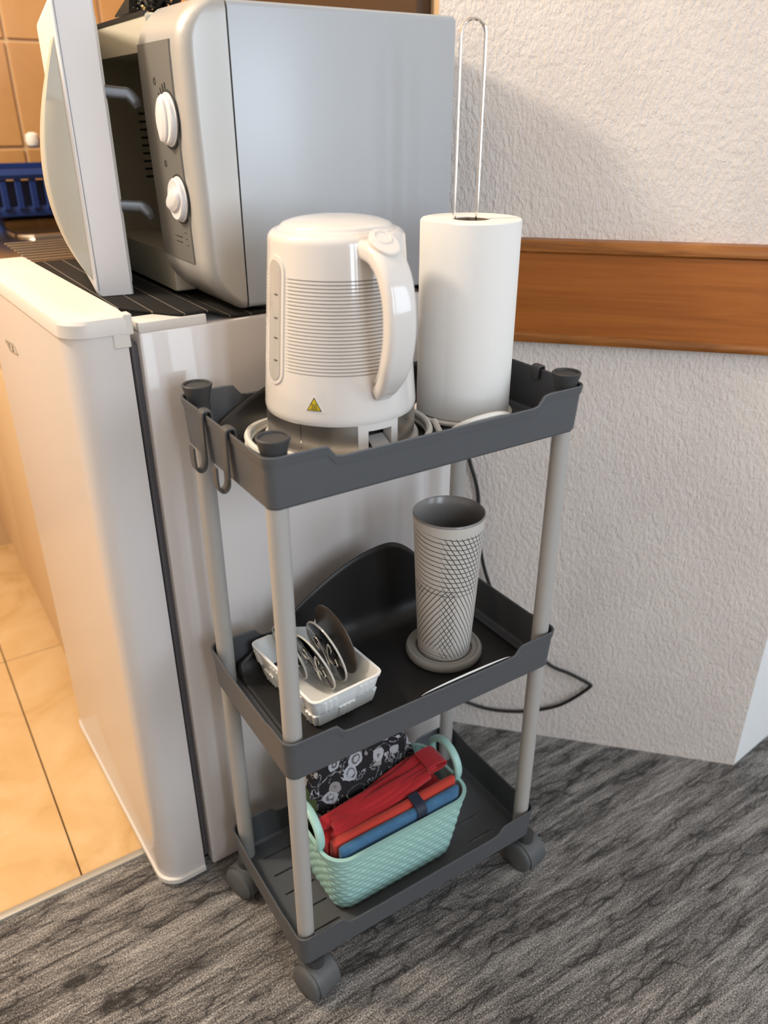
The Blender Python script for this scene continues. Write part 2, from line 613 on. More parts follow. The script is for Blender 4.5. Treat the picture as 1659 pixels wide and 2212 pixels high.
# tiled kitchen walls
YK, XK, TP = 1.60, 0.47, 0.222
wk = struct(part('wall_kitchen', box(-1.9, 1.6, YK + .004, YK + .12, 0, CEIL), M['grout_light'], smooth=0))
gx0, gz0 = 0.145, 1.017
ta = mesh('tile', *box(-TP / 2 + .004, TP / 2 - .004, 0, .010, -TP / 2 + .004, TP / 2 - .004, .0015, 1), 0)
ta.materials.append(M['wall_tile'])
for i in range(-6, 2):
    for j in range(-1, 5):
        link('tile', ta, wk, (gx0 + (i + .5) * TP, YK - .002, gz0 + (j + .5) * TP))
wk2 = struct(part('wall_kitchen_right', prism([(XK + .004, .392), (XK + .12, .50), (XK + .12, YK + .004), (XK + .004, YK + .004)], 0, CEIL), M['grout_light'], smooth=0))
tb = mesh('tile', *box(-.004, .006, -TP / 2 + .004, TP / 2 - .004, -TP / 2 + .004, TP / 2 - .004, .0015, 1), 0)
tb.materials.append(M['wall_tile'])
for i in range(0, 5):
    for j in range(0, 5):
        link('tile', tb, wk2, (XK, YK - .012 - (i + .5) * TP, gz0 + (j + .5) * TP))

struct(part('trim_3', box(XK - .02, XK + .003, .41, 1.02, 1.15, 2.2, .002, 1), M['dark_wood'], smooth=0))
# windows behind the photographer
for k, (xa, xb, mull) in enumerate(((-.40, .56, .16), (1.02, 2.22, 0.0))):
    w = struct(part('window_%d' % (k + 1), join(box(xa, xb, -2.40, -2.36, .72, .82), box(xa, xb, -2.40, -2.36, 2.08, 2.16), box(xa, xa + .06, -2.40, -2.36, .82, 2.08), box(xb - .06, xb, -2.40, -2.36, .82, 2.08)), M['paint'], smooth=0))
    if mull:
        part('mullion', box((xa + xb) / 2 - mull / 2, (xa + xb) / 2 + mull / 2, -2.40, -2.35, .82, 2.08), M['paint'], w, smooth=0)

# wooden rail on the plaster wall
def wallpt(s, off, z):
    p = WL + wd * s + wn * off
    return Vector((p.x, p.y, z))


RL = (WR - WL).length


def railloft(prof, s0=-0.0, s1=RL + .0):
    return loft([[wallpt(s, a, z) for a, z in prof] for s in (s0, s1)])


rail = struct(part('trim_2', railloft([(0, .783), (.014, .783), (.014, .925), (0, .925)], .0, RL - .002), M['wood'], smooth=0))
part('top_moulding', railloft([(0, .909), (.0155, .909), (.019, .912), (.0195, .922), (.016, .927), (0, .9285)], .0, RL), M['moulding'], rail, smooth=40)
part('bottom_moulding', railloft([(0, .7795), (.018, .7795), (.0195, .783), (.0185, .790), (.0155, .793), (0, .793)], .0, RL), M['moulding'], rail, smooth=40)

# ------------------------------------------------------------------ fridge
FR = math.radians(2.0)


def frot(v):
    x, y = v.x, v.y - .272
    return Vector((x * math.cos(FR) - y * math.sin(FR), .272 + x * math.sin(FR) + y * math.cos(FR), v.z))


fridge = thing('fridge', (0.2, .5, 0), 'small white fridge with its door facing the kitchen, carrying the microwave', 'fridge')


def fpart(name, vf, m, parent=fridge, smooth=35):
    return part(name, xf(vf, frot), m, parent, smooth=smooth)


FTOP = .870
fpart('body', box(-.021, .445, .272, .748, .010, FTOP, .004, 2), M['fridge'])
fpart('base_plinth', box(.0, .44, .285, .74, .0, .012), M['gasket'])
fpart('gasket', join(box(-.037, -.019, .282, .738, .035, .858, .003, 1), box(-.0305, -.0255, .2775, .745, .032, .862, .0015, 1)), M['gasket'])


def doorloop(z, g=0.0):
    x0, x1, y0, y1 = -.100 - g, -.034, .272 - g, .750 + g
    r = .034
    pts = [(x1, y1), (x0 + r, y1)]
    for i in range(1, 9):
        a = PI / 2 + PI / 2 * i / 8
        pts.append((x0 + r + r * math.cos(a), y1 - r + r * math.sin(a)))
    for i in range(0, 9):
        a = PI + PI / 2 * i / 8
        pts.append((x0 + r + r * math.cos(a), y0 + r + r * math.sin(a)))
    pts.append((x1, y0))
    # gently bowed front
    return [(p[0], p[1], z) for p in pts]


door = fpart('door', loft([doorloop(.014, -.006), doorloop(.017, -.001), doorloop(.022), doorloop(.872)]), M['fridge'], smooth=30)
fpart('door_bottom_trim', loft([doorloop(.008, .000), doorloop(.010, .003), doorloop(.018, .003), doorloop(.020, .000)]), M['fridge_cap'], door)
capo = fpart('door_cap', loft([doorloop(.8715, .001), doorloop(.872, .0025), doorloop(.886, .0028), doorloop(.890, .001), doorloop(.892, -.003), doorloop(.8925, -.006), doorloop(.8935, -.0075), doorloop(.8945, -.016), doorloop(.895, -.022)]), M['fridge_cap'], door, smooth=30)
fpart('hinge_cover', join(box(-.050, -.031, .2700, .279, .856, .876, .001, 1), box(-.036, -.0265, .2695, .285, .870, .893, .001, 1)), M['fridge_cap'], door)
# badge: small outlined emblem on the door front
bx = -.1006
emb = [((0, .005), (.052, .009)), ((.052, .009), (.070, -.001)), ((.070, -.001), (.018, -.006)), ((.018, -.006), (0, .005)), ((.022, .005), (.024, -.003)), ((.024, -.003), (.042, -.003)), ((.042, -.003), (.044, .006))]
bars = []
for (a, b), (c, d) in emb:
    bars.append(sweep([(bx - .0004, .625 - a, .795 + b), (bx - .0004, .625 - c, .795 + d)], rbar(.0012, .0012)))
fpart('badge', join(*bars), M['badge'], door)
fpart('top_corner_panel', box(-.020, .062, .2735, .31, FTOP - .001, FTOP + .0105, .0015, 2), M['fridge_cap'])
# black runner on top of the fridge
NX, NY = 40, 30


def runz(x, y):
    s = min(1, max(0, (x - .066) / .03))
    s = s * s * (3 - 2 * s)
    sy = min(1, max(0, (y - .295) / .05))
    base = (FTOP + .0115) * (1 - s) + (FTOP + .0012) * s
    if x < .07 and y < .31:
        return FTOP + .0115
    return base if x < .1 else FTOP + .0012


Vr, Fr = [], []
for i in range(NX + 1):
    x = -.017 + (.43 + .017) * (i / NX) ** 1.6
    for j in range(NY + 1):
        y0 = .2765 if x > .03 else .2765 + (.03 - x) * 1.6
        y = y0 + (.745 - y0) * j / NY
        Vr.append((x, y, runz(x, y)))
for i in range(NX):
    for j in range(NY):
        a = i * (NY + 1) + j
        Fr.append([a, a + 1, a + NY + 2, a + NY + 1])
ro = part('runner_mat', xf((Vr, Fr), frot), M['runner'])
md = ro.modifiers.new('thick', 'SOLIDIFY')
md.thickness = .002
md.offset = 1
tag(ro, 'black striped runner cloth lying under the microwave on the fridge', 'mat')

# ------------------------------------------------------------------ microwave
MY0, MY1, MZ0, MZ1 = .289, .742, .8775, 1.1965
MXF, MXG, MXB = .072, .121, .425
mw = thing('microwave', (.25, .51, .873), 'silver grey microwave oven with its door ajar on top of the fridge', 'microwave')


def rx(x, y0, y1, z0, z1, r=.006, k=3):
    return [(x, p[0], p[1]) for p in rrect(y0, y1, z0, z1, r, k)]


OY0, OY1, OZ0, OZ1 = .432, .715, .925, 1.155
part('body', loft([rx(MXB, MY0 + .002, MY1, MZ0 + .002, MZ1 - .002), rx(MXB - .003, MY0, MY1, MZ0, MZ1), rx(MXG + .002, MY0, MY1, MZ0, MZ1),
                   rx(MXG + .002, MY0 + .004, MY1 - .004, MZ0 + .004, MZ1 - .004), rx(MXB - .012, MY0 + .004, MY1 - .004, MZ0 + .004, MZ1 - .004)]), M['mw_side'], mw)
part('cavity', loft([rx(.402, OY0 - .004, OY1 + .004, OZ0 - .004, OZ1 + .004, .01), rx(.084, OY0 - .004, OY1 + .004, OZ0 - .004, OZ1 + .004, .01),
                     rx(.084, OY0, OY1, OZ0, OZ1, .008), rx(.398, OY0, OY1, OZ0, OZ1, .008)]), M['mw_beige'], mw)
# front frame around the opening
part('front_frame', loft([rx(MXG, .426, MY1, MZ0 + .001, MZ1 - .003, .004), rx(.083, .426, MY1, MZ0 + .001, MZ1 - .003, .004), rx(.081, .427, MY1 - .001, MZ0 + .002, MZ1 - .004, .004),
                          rx(.081, OY0, OY1, OZ0, OZ1, .008), rx(.0845, OY0 - .002, OY1 + .002, OZ0 - .002, OZ1 + .002, .008), rx(MXG, OY0 - .004, OY1 + .004, OZ0 - .004, OZ1 + .004, .01)], False, False), M['mw_beige'], mw)
part('frame_gasket', box(.0795, .0835, .428, MY1 - .01, MZ1 - .006, MZ1 - .0015), M['black'], mw)
# vent slots on the inner right wall of the cavity
for k in range(9):
    z = 1.00 + k * .011
    part('vent_slot', box(.150, .215, OY1 - .0012, OY1 + .0005, z, z + .003), M['dark_print'], mw, smooth=0)


def bez(z):
    # front x and corner radius by height
    a = (z - MZ0) / (MZ1 - MZ0)
    if a < .16:
        f = (1 - a / .16) ** 2
        x = MXF + .040 * f
    elif a > .86:
        f = ((a - .86) / .14) ** 2.4
        x = MXF - .004 + .028 * f
    else:
        x = MXF - .004 * min(1, (a - .16) / .5)
    return x


bl = []
zz = [MZ0 + (MZ1 - MZ0) * (0.5 - .5 * math.cos(PI * i / 28)) for i in range(29)]
for z in zz:
    x = bez(z)
    ins = max(0, .004 * (1 - min(z - MZ0, MZ1 - z) / .006))
    pts = [(MXG, MY0 + ins, z)]
    r = min(.016, (MXG - x) * .8)
    for i in range(9):
        a = -PI / 2 - PI / 2 * i / 8
        pts.append((x + r + r * math.cos(a), MY0 + ins + r + .004 * i / 8 + r * math.sin(a), z))
    pts.append((x + .001, MY0 + .035, z))
    pts.append((x, .424, z))
    pts.append((MXG, .424, z))
    bl.append(pts)
part('control_bezel', loft(bl), M['silver'], mw, smooth=40)
pz0, pz1 = .930, 1.160
pl = []
for i in range(13):
    z = pz0 + (pz1 - pz0) * i / 12
    x = bez(z) - .0012
    pl.append([(x + .003, .322, z), (x + .0002, .323, z), (x, .37, z), (x, .4265, z), (x + .003, .4265, z)])
part('control_panel', loft(pl), M['mw_panel'], mw, smooth=30)


def knob(cy, cz, r, ang, label):
    x = bez(cz) - .0012
    k = part('knob', xf(lathe([(r * 1.06, 0), (r * 1.06, .0015), (r, .002), (r * .98, .006), (r * .92, .0075), (r * .72, .0070)], 40), lambda v: Vector((x - v.z, cy + v.x, cz + v.y))), M['mw_white'], mw)
    tag(k, label)
    # lens shaped grip
    lp = []
    for s, hgt in ((1.0, .004), (.97, .0095), (.90, .0115), (.75, .0122)):
        lp.append([(r * .93 * s * math.cos(a), r * .52 * s * math.sin(a) * (1 if hgt < .0105 else .7), hgt) for a in [2 * PI * i / 28 for i in range(28)]])
    part('grip', xf(loft(lp), lambda v: Vector((x - v.z, cy + v.x * math.cos(ang) - v.y * math.sin(ang), cz + v.x * math.sin(ang) + v.y * math.cos(ang)))), M['mw_white'], k)
    part('ring', xf(lathe([(r * 1.07, 0), (r * 1.16, .0), (r * 1.16, .0008), (r * 1.07, .0008)], 40, 0, 0, False, False), lambda v: Vector((x - v.z - .0002, cy + v.x, cz + v.y))), M['dark_print'], k)
    return k


knob(.343, 1.083, .026, math.radians(97), 'large round timer knob')
knob(.341, 1.000, .0235, math.radians(160), 'small round power knob')
tk = []
for i in range(9):
    a = math.radians(95 + i * 13)
    rr_ = .034
    cy_, cz_ = .343 + rr_ * math.cos(a), 1.083 + rr_ * math.sin(a)
    x = bez(cz_) - .0014
    tk.append(xf(box(-.0032, .0032, -.0012, .0012, 0, .0004), lambda v, a=a, cy_=cy_, cz_=cz_, x=x: Vector((x - v.z, cy_ + v.x * math.cos(a) - v.y * math.sin(a), cz_ + v.x * math.sin(a) + v.y * math.cos(a)))))
tk = [xf(t_, lambda v: Vector((v.x, 2 * .343 - v.y, v.z))) for t_ in tk]
part('dial_marking', join(*tk), M['dark_print'], mw, smooth=0)
for cy_, cz_ in ((.378, 1.122), (.375, 1.037)):
    x = bez(cz_) - .0012
    part('printed_symbol', xf(lathe([(.0022, 0), (.0040, 0), (.0040, .0004), (.0022, .0004)], 20, 0, 0, False, False), lambda v: Vector((x - v.z, cy_ + v.x, cz_ + v.y))), M['dark_print'], mw)
pm_ = []
for q, (cy_, cz_, w_) in enumerate(((.338, .963, .0015), (.336, .956, .0015), (.334, .949, .0015), (.362, .957, .012), (.362, .951, .010))):
    x = bez(cz_) - .0015
    pm_.append(box(x - .0003, x + .0005, cy_ - w_, cy_ + w_, cz_ - .0004, cz_ + .0004))
part('panel_print', join(*pm_), M['dark_print'], mw, smooth=0)

# door
DTH, DL, DT = math.radians(9.5), .322, .046
HX, HY = .0755, .738
ud = Vector((-math.sin(DTH), -math.cos(DTH), 0))
wdv = Vector((-math.cos(DTH), math.sin(DTH), 0))


def D(u, w, z):
    p = Vector((HX, HY, 0)) + ud * u + wdv * w
    return Vector((p.x, p.y, z))


DZ0, DZ1 = .8785, 1.212


def dprof(g=0.0):
    r = .016
    pts = [(0 + g, DZ0 + g), (DT - r, DZ0 + g)]
    for i in range(1, 8):
        a = -PI / 2 + PI / 2 * i / 7
        pts.append((DT - r + (r - g) * math.cos(a), DZ0 + r + (r - g) * math.sin(a)))
    for i in range(0, 8):
        a = PI / 2 * i / 7
        pts.append((DT - r + (r - g) * math.cos(a), DZ1 - r + (r - g) * math.sin(a)))
    pts += [(0 + g, DZ1 - g)]
    return pts


mdoor = part('door', loft([[D(u, w, z) for w, z in dprof(g)] for u, g in ((0, .002), (.003, 0), (DL - .003, 0), (DL, .0025))]), M['mw_white'], mw)
part('inner_panel', loft([[D(p[0], w, p[1]) for p in rrect(.012, DL - .030, DZ0 + .012, DZ1 - .020, .012, 4)] for w in (.001, -.004)]), M['mw_beige'], mdoor)
hp = []
for i in range(25):
    s = i / 24
    z = .903 + (1.166 - .903) * s
    out = .034 * math.sin(PI * min(1, max(0, s)) ** .85) ** .9
    u0 = DL - .004
    hp.append([D(u0, DT - .004, z), D(u0, DT + out * .9, z), D(u0 - .004, DT + out, z), D(u0 - .03, DT + out * 1.05, z), D(u0 - .075, DT + out * .75, z), D(u0 - .11, DT - .003, z)])
part('handle', loft(hp), M['mw_handle'], mdoor, smooth=60)
part('edge_seam', join(*[box(0, 0.0001, 0, 0.0001, 0, 0.0001)]) if False else loft([[D(DL + .0004, w, z) for w, z in ((DT - .0052, DZ0 + .012), (DT - .0045, DZ0 + .012), (DT - .0045, DZ1 - .012), (DT - .0052, DZ1 - .012))], [D(DL - .002, w, z) for w, z in ((DT - .0052, DZ0 + .012), (DT - .0045, DZ0 + .012), (DT - .0045, DZ1 - .012), (DT - .0052, DZ1 - .012))]]), M['latch'], mdoor, smooth=0)
for zc in (1.109, .984):
    pth = [D(DL - .02, .002, zc + .004), D(DL - .02, -.020, zc + .002), D(DL - .02, -.027, zc + .001), D(DL - .02, -.034, zc - .006), D(DL - .02, -.037, zc - .013)]
    part('latch_hook', sweep(catmull(pth, 4), rbar(.0135, .008, .003), up=(0, 1, 0), scale=lambda s: 1.0 if s < .8 else 1.0 - .3 * (s - .8) / .2), M['latch'], mdoor)
ft = mesh('foot', *lathe([(.013, 0), (.014, .0012), (.012, .0045)], 20))
ft.materials.append(M['gasket'])
for fx, fy, fz in ((.15, .315, .8738), (.395, .315, .8738), (.15, .71, .8738), (.395, .71, .8738)):
    link('foot', ft, mw, (fx, fy, fz))

# black lacy bundle with gold beads on top of the microwave
lc = thing('lace_bundle', (.115, .465, MZ1), 'black ruffled lace bundle with gold beads on top of the microwave', 'lace')
rnd = random.Random(3)
loops = []
strips = []
for s in range(16):
    a = rnd.uniform(0, 2 * PI)
    p0 = Vector((.115 + rnd.uniform(-.02, .02), .465 + rnd.uniform(-.03, .03), MZ1 + .004))
    pts = [p0]
    for q in range(4):
        pts.append(pts[-1] + Vector((rnd.uniform(-.014, .014), rnd.uniform(-.022, .022), rnd.uniform(-.002, .016))))
        pts[-1].z = max(pts[-1].z, MZ1 + .003)
        pts[-1].x = max(pts[-1].x, .085)
    strips.append(sweep(catmull(pts, 5), rbar(.014, .0012), scale=lambda q: .5 + math.sin(q * PI)))
part('lace_ruffle', join(*strips), M['lace'], lc)
dots = []
for s in range(110):
    a = rnd.uniform(0, 2 * PI)
    p = Vector((.085 + abs(rnd.gauss(0, .02)), .465 + rnd.gauss(0, .022), MZ1 + .002 + abs(rnd.gauss(.006, .012))))
    r = rnd.uniform(.0012, .0030)
    dots.append(xf(lathe([(0.0004, -r), (r * .8, -r * .5), (r, 0), (r * .8, r * .5), (.0004, r)], 7), lambda v, p=p: v + p))
part('lace_knots', join(*dots[:90]), M['lace'], lc)
for dt_ in dots[90:]:
    part('gold_bead', dt_, M['gold'], lc)
part('lace_flap', loft([[(.083, .548, MZ1 + .001), (.11, .535, MZ1 + .001), (.11, .535, MZ1 + .0025), (.083, .548, MZ1 + .0025)], [(.083, .49, MZ1 + .001), (.12, .49, MZ1 + .001), (.12, .48, MZ1 + .012), (.083, .48, MZ1 + .020)]]), M['lace'], lc)

# ------------------------------------------------------------------ utility cart
CW, CD = .415, .2295
RIM = (.8070, .4606, .1245)
DEP = (.0574, .0600, .0575)
PIN = .0176
cart = thing('utility_cart', (CW / 2, CD / 2, 0), 'three tier dark grey plastic rolling cart with light grey poles', 'cart')


def tray(zr, dep, sidedip):
    def ring(ins):
        return rrect(ins, CW - ins, ins, CD - ins, .013, 7, .009)
    base = ring(0)
    hts = []
    for x, y in base:
        h_ = 0.0
        if y < .012 or y > CD - .012:
            def ramp(t_):
                t_ = min(1, max(0, t_))
                return t_ * t_ * (3 - 2 * t_)
            h_ = -.0135 * min(ramp((x - .064) / .014), ramp((.352 - x) / .015))
        elif sidedip and (x < .012 or x > CW - .012):
            h_ = -sidedip * min(1, max(0, (y - .035) / .02)) * min(1, max(0, (CD - .035 - y) / .02))
        hts.append(h_)
    z0 = zr - dep
    rows = [(.0065, None, z0), (.0044, None, z0 + .0030), (.0022, -.0105, None), (.0013, -.0100, None), (.0003, -.0012, None), (.0008, 0, None), (.0020, 0, None), (.0030, -.0012, None), (.0034, -.010, None), (.0070, None, z0 + .006), (.0105, None, z0 + .0030)]
    loops = []
    for ins, off, za in rows:
        rg = ring(ins)
        # resample so every ring has the same count: scale the base ring instead
        fx, fy = (CW - 2 * ins) / CW, (CD - 2 * ins) / CD
        lp = []
        for (x, y), h_ in zip(base, hts):
            xx = CW / 2 + (x - CW / 2) * fx
            yy = CD / 2 + (y - CD / 2) * fy
            lp.append((xx, yy, za if za is not None else zr + h_ + off))
        loops.append(lp)
    return loft(loops, True, True)


trays = []
for k, nm in enumerate(('top', 'middle', 'bottom')):
    vf = tray(RIM[k], DEP[k], 0 if k == 0 else .004)
    o = part('tray', vf, M['tray'], cart, smooth=28)
    o['label'] = '%s tray with raised corners and a lower front edge' % nm
    trays.append(o)
# slots in the bottom tray floor
zb0 = RIM[2] - DEP[2]
cut = []
for gx in (.034, .315):
    for q in range(5):
        cut.append(box(gx, gx + .048, .040 + q * .037, .0432 + q * .037, zb0 - .01, zb0 + .012))
cm = mesh('cut', *join(*cut), 0)
co = bpy.data.objects.new('cut', cm)
COL.objects.link(co)
bo = trays[2].modifiers.new('b', 'BOOLEAN')
bo.object = co
bo.operation = 'DIFFERENCE'
bo.solver = 'EXACT'
dg = bpy.context.evaluated_depsgraph_get()
nm_ = bpy.data.meshes.new_from_object(trays[2].evaluated_get(dg))
trays[2].modifiers.clear()
trays[2].data = nm_
bpy.data.objects.remove(co, do_unlink=True)

PR = .0112
corners = [(PIN, PIN), (CW - PIN, PIN), (PIN, CD - PIN), (CW - PIN, CD - PIN)]
for (a, b) in ((0, 1), (1, 2)):
    zt_, zb_ = RIM[a] - DEP[a] - .0002, RIM[b] - DEP[b] + .0035
    pmesh = mesh('pole', *lathe([(PR, 0), (PR, zt_ - zb_)], 28))
    pmesh.materials.append(M['pole'])
    for cx, cy in corners:
        link('pole', pmesh, cart, (cx, cy, zb_))
capm = mesh('corner_cap', *lathe([(.0128, 0), (.0128, .045), (.0118, .0455), (.0118, .047), (.0126, .050), (.0136, .055), (.0152, .061), (.0168, .0665), (.0170, .0680), (.0160, .0690), (.0142, .0684), (.0138, .0665), (.004, .0662)], 32))
capm.materials.append(M['cap'])
for cx, cy in corners:
    link('corner_cap', capm, cart, (cx + (.001 if cx < .2 else -.001), cy + (.001 if cy < .1 else -.001), RIM[0] - DEP[0] + .0025))
# casters: hooded twin wheels
wheel = xf(lathe([(.006, -.023), (.0225, -.023), (.0258, -.0205), (.0262, -.008), (.0245, -.0072), (.0245, -.0060), (.0252, -.005), (.0252, .005), (.0245, .0060), (.0245, .0072), (.0262, .008), (.0258, .0205), (.0225, .023), (.006, .023)], 32), lambda v: Vector((v.z, v.x, v.y + .0262)))
wm = mesh('wheel', *wheel, 40)
wm.materials.append(M['caster'])
hood = []
for i in range(15):
    a = math.radians(-25 + 230 * i / 14)
    hood.append([(x, .0285 * s * math.cos(a), .0262 + .0285 * s * math.sin(a)) for x, s in ((-.016, 1), (.020, 1), (.020, .94), (-.016, .94))])
hm = mesh('hood', *loft(hood), 40)
hm.materials.append(M['caster'])
stm = mesh('stem', *lathe([(.0125, .0), (.0125, .0145)], 16))
stm.materials.append(M['cap'])
zbot = RIM[2] - DEP[2]
for (cx, cy), ang, off in zip(corners, (14, 10, 20, 30), ((.009, -.005), (.009, -.008), (-.005, -.002), (-.01, -.005))):
    c = bpy.data.objects.new('caster', hm)
    COL.objects.link(c)
    c.location = (cx + off[0], cy + off[1], 0)
    c.rotation_euler.z = math.radians(ang)
    c.parent = cart
    c.matrix_parent_inverse = Matrix.Translation(cart.location).inverted()
    for nm, mm, lz in (('wheel', wm, 0), ('stem', stm, .053)):
        s = bpy.data.objects.new(nm, mm)
        COL.objects.link(s)
        s.parent = c
        s.location = (0, 0, lz)

# hanging hooks on the cart rims
def hook(x, y, zr, sgn, label):
    """sgn -1: body hangs on the -x side; +1: on the +x side"""
    th_, w = .0026, .0135
    o = sgn
    P = [(x - o * .0062, zr - .012), (x - o * .0062, zr + .0008), (x - o * .004, zr + .0032), (x - o * .000, zr + .0036), (x + o * .0030, zr + .0022), (x + o * .0038, zr - .004),
         (x + o * .0040, zr - .030), (x + o * .0042, zr - .052), (x + o * .0060, zr - .0595), (x + o * .0105, zr - .0625), (x + o * .0150, zr - .0595), (x + o * .0165, zr - .052), (x + o * .0168, zr - .034)]
    pth = catmull([(px, y, pz) for px, pz in P], 5)
    ob = part('hanging_hook', sweep(pth, rbar(w, th_, .0010), up=(0, 1, 0)) if False else sweep(pth, [(a, b) for b, a in rbar(w, th_, .0010)], up=(0, 1, 0)), M['hook'])
    tag(ob, label, 'hook', 'clip-on hooks over the cart rim')
    return ob


hook(.0012, .150, RIM[0], -1, 'grey plastic hook on the left rim, nearer the fridge')
hook(.0012, .088, RIM[0], -1, 'grey plastic hook on the left rim, nearer the front corner')
hook(CW - .0012, .082, RIM[0], 1, 'dark grey hook clipped over the right rim behind the paper roll')

# ------------------------------------------------------------------ curled mats in the trays
def curled(z0, x0, x1, xc, peak, edge, y0, y1, label, pw=1.25):
    nu, nv = 48, 34
    V, F = [], []
    for i in range(nu + 1):
        u = i / nu
        x = x0 + (x1 - x0) * u
        q = (x - xc) / ((xc - x0) if x < xc else (x1 - xc))
        hill = edge + (peak - edge) * max(0, math.cos(q * PI / 2)) ** pw
        e = min(1.0, min(u, 1 - u) / .10)
        front = y0 + .028 * (1 - math.sqrt(max(0, 1 - (1 - e) ** 2)))
        R = .030
        flat = (y1 - R) - front
        arc = R * PI / 2
        tot = flat + arc + max(0.0, hill - R) if hill > R else flat + R * math.acos(max(-1, 1 - hill / R))
        for j in range(nv + 1):
            s = tot * j / nv
            if s <= flat:
                y, z = front + s, z0
            elif s <= flat + arc:
                a = (s - flat) / R
                y, z = y1 - R + R * math.sin(a), z0 + R * (1 - math.cos(a))
            else:
                y, z = y1 + .0015 * 0, z0 + R + (s - flat - arc)
            V.append((x, y, z))
    for i in range(nu):
        for j in range(nv):
            a = i * (nv + 1) + j
            F.append([a, a + nv + 1, a + nv + 2, a + 1])
    o = part('curled_mat', (V, F), M['mat_dark'], smooth=60)
    md = o.modifiers.new('thick', 'SOLIDIFY')
    md.thickness = .0012
    md.offset = 0
    tag(o, label, 'mat', 'dark flexible mats lining the cart trays')
    return o


ZT = [RIM[k] - DEP[k] + .0030 for k in range(3)]
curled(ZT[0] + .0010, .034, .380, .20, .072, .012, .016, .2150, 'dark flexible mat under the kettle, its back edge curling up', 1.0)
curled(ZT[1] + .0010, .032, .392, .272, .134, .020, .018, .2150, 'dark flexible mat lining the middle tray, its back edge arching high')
MT0, MT1 = ZT[0] + .0018, ZT[1] + .0018

# ------------------------------------------------------------------ kettle
KX, KY = .1528, .1239
ket = thing('kettle', (KX, KY, MT0), 'white plastic electric kettle with horizontal grooves and steel base band', 'kettle')
BZ = MT0
part('power_base', lathe([(.086, BZ), (.0885, BZ + .002), (.0885, BZ + .009), (.087, BZ + .0115), (.078, BZ + .012)], 72, KX, KY), M['kettle'], ket)
S0, S1 = BZ + .0125, BZ + .0455
# steel band: open where the switch housing sits (handle side)
HA = math.radians(-90)          # handle azimuth


def arcband(a0, a1, r0, r1, z0, z1, n=40):
    lp = []
    for i in range(n + 1):
        a = a0 + (a1 - a0) * i / n
        c, s = math.cos(a), math.sin(a)
        lp.append([(KX + r0 * c, KY + r0 * s, z0), (KX + r1 * c, KY + r1 * s, z0), (KX + r1 * c, KY + r1 * s, z1), (KX + r0 * c, KY + r0 * s, z1)])
    return loft(lp)


h0, h1 = HA - math.radians(18), HA + math.radians(17)
part('steel_band', arcband(h1, h0 + 2 * PI, .070, .0830, S0, S1, 110), M['steel'], ket)
part('band_seam', arcband(HA - math.radians(61), HA - math.radians(60.3), .082, .0833, S0, S1, 2), M['chrome'], ket)
sw0, sw1 = HA - math.radians(10), HA + math.radians(10)
part('switch_housing', join(arcband(h0 + .003, sw0, .070, .0828, S0, S1, 8), arcband(sw1, h1 - .003, .070, .0828, S0, S1, 8), arcband(sw0, sw1, .070, .0828, S1 - .007, S1, 10), arcband(sw0, sw1, .070, .0828, S0, S0 + .004, 10)), M['kettle'], ket)
part('switch_recess', arcband(sw0, sw1, .060, .0655, S0, S1, 8), M['black'], ket)
sa = (sw0 + sw1) / 2
part('switch_lever', xf(box(-.012, .010, -.0105, .0105, -.0014, .0014, .001, 2), lambda v: Vector((KX, KY, S0 + .010)) + Matrix.Rotation(sa, 3, 'Z') @ (Matrix.Rotation(math.radians(28), 3, 'Y') @ v + Vector((.080, 0, 0)))), M['switch'], ket)
# body with grooves
B0, B1 = S1 - .001, MT0 + .2385


def krad(z):
    a = (z - B0) / (.985 - B0)
    return .0845 + (.0700 - .0845) * a


GZ0, GZ1, NG = .853, .9445, 26
rows = [(.072, B0 - .0006, 0), (.080, B0 - .0003, 0), (.0826, B0 + .0008, 0), (.0836, B0 + .003, 0), (krad(B0 + .006), B0 + .006, 0)]
zc = B0 + .010
while zc < GZ0 - .003:
    rows.append((krad(zc), zc, 0))
    zc += .008
gp = (GZ1 - GZ0) / NG
for g_ in range(NG + 1):
    z = GZ0 + g_ * gp
    rows += [(krad(z - .00060), z - .00060, 0), (krad(z), z - .00028, 1), (krad(z), z + .00028, 1), (krad(z + .00060), z + .00060, 0)]
for z in (.950, .957, .964, .971):
    rows.append((krad(z), z, 0))
SH = .976
rows.append((krad(SH), SH, 0))
rt = krad(SH)
for i in range(1, 8):
    a = PI / 2 * i / 7
    rows.append((rt - .010 + .010 * math.cos(a), SH + .010 * math.sin(a), 0))
rows += [(.0590, SH + .0118, 0), (.0570, SH + .0122, 0)]
n = 160
loops = []
fm = []
g_range = [(math.radians(-164), math.radians(-16)), (math.radians(14), math.radians(166))]


def ingroove(i):
    a = (2 * PI * i / n + PI) % (2 * PI) - PI
    return any(lo < a < hi for lo, hi in g_range)


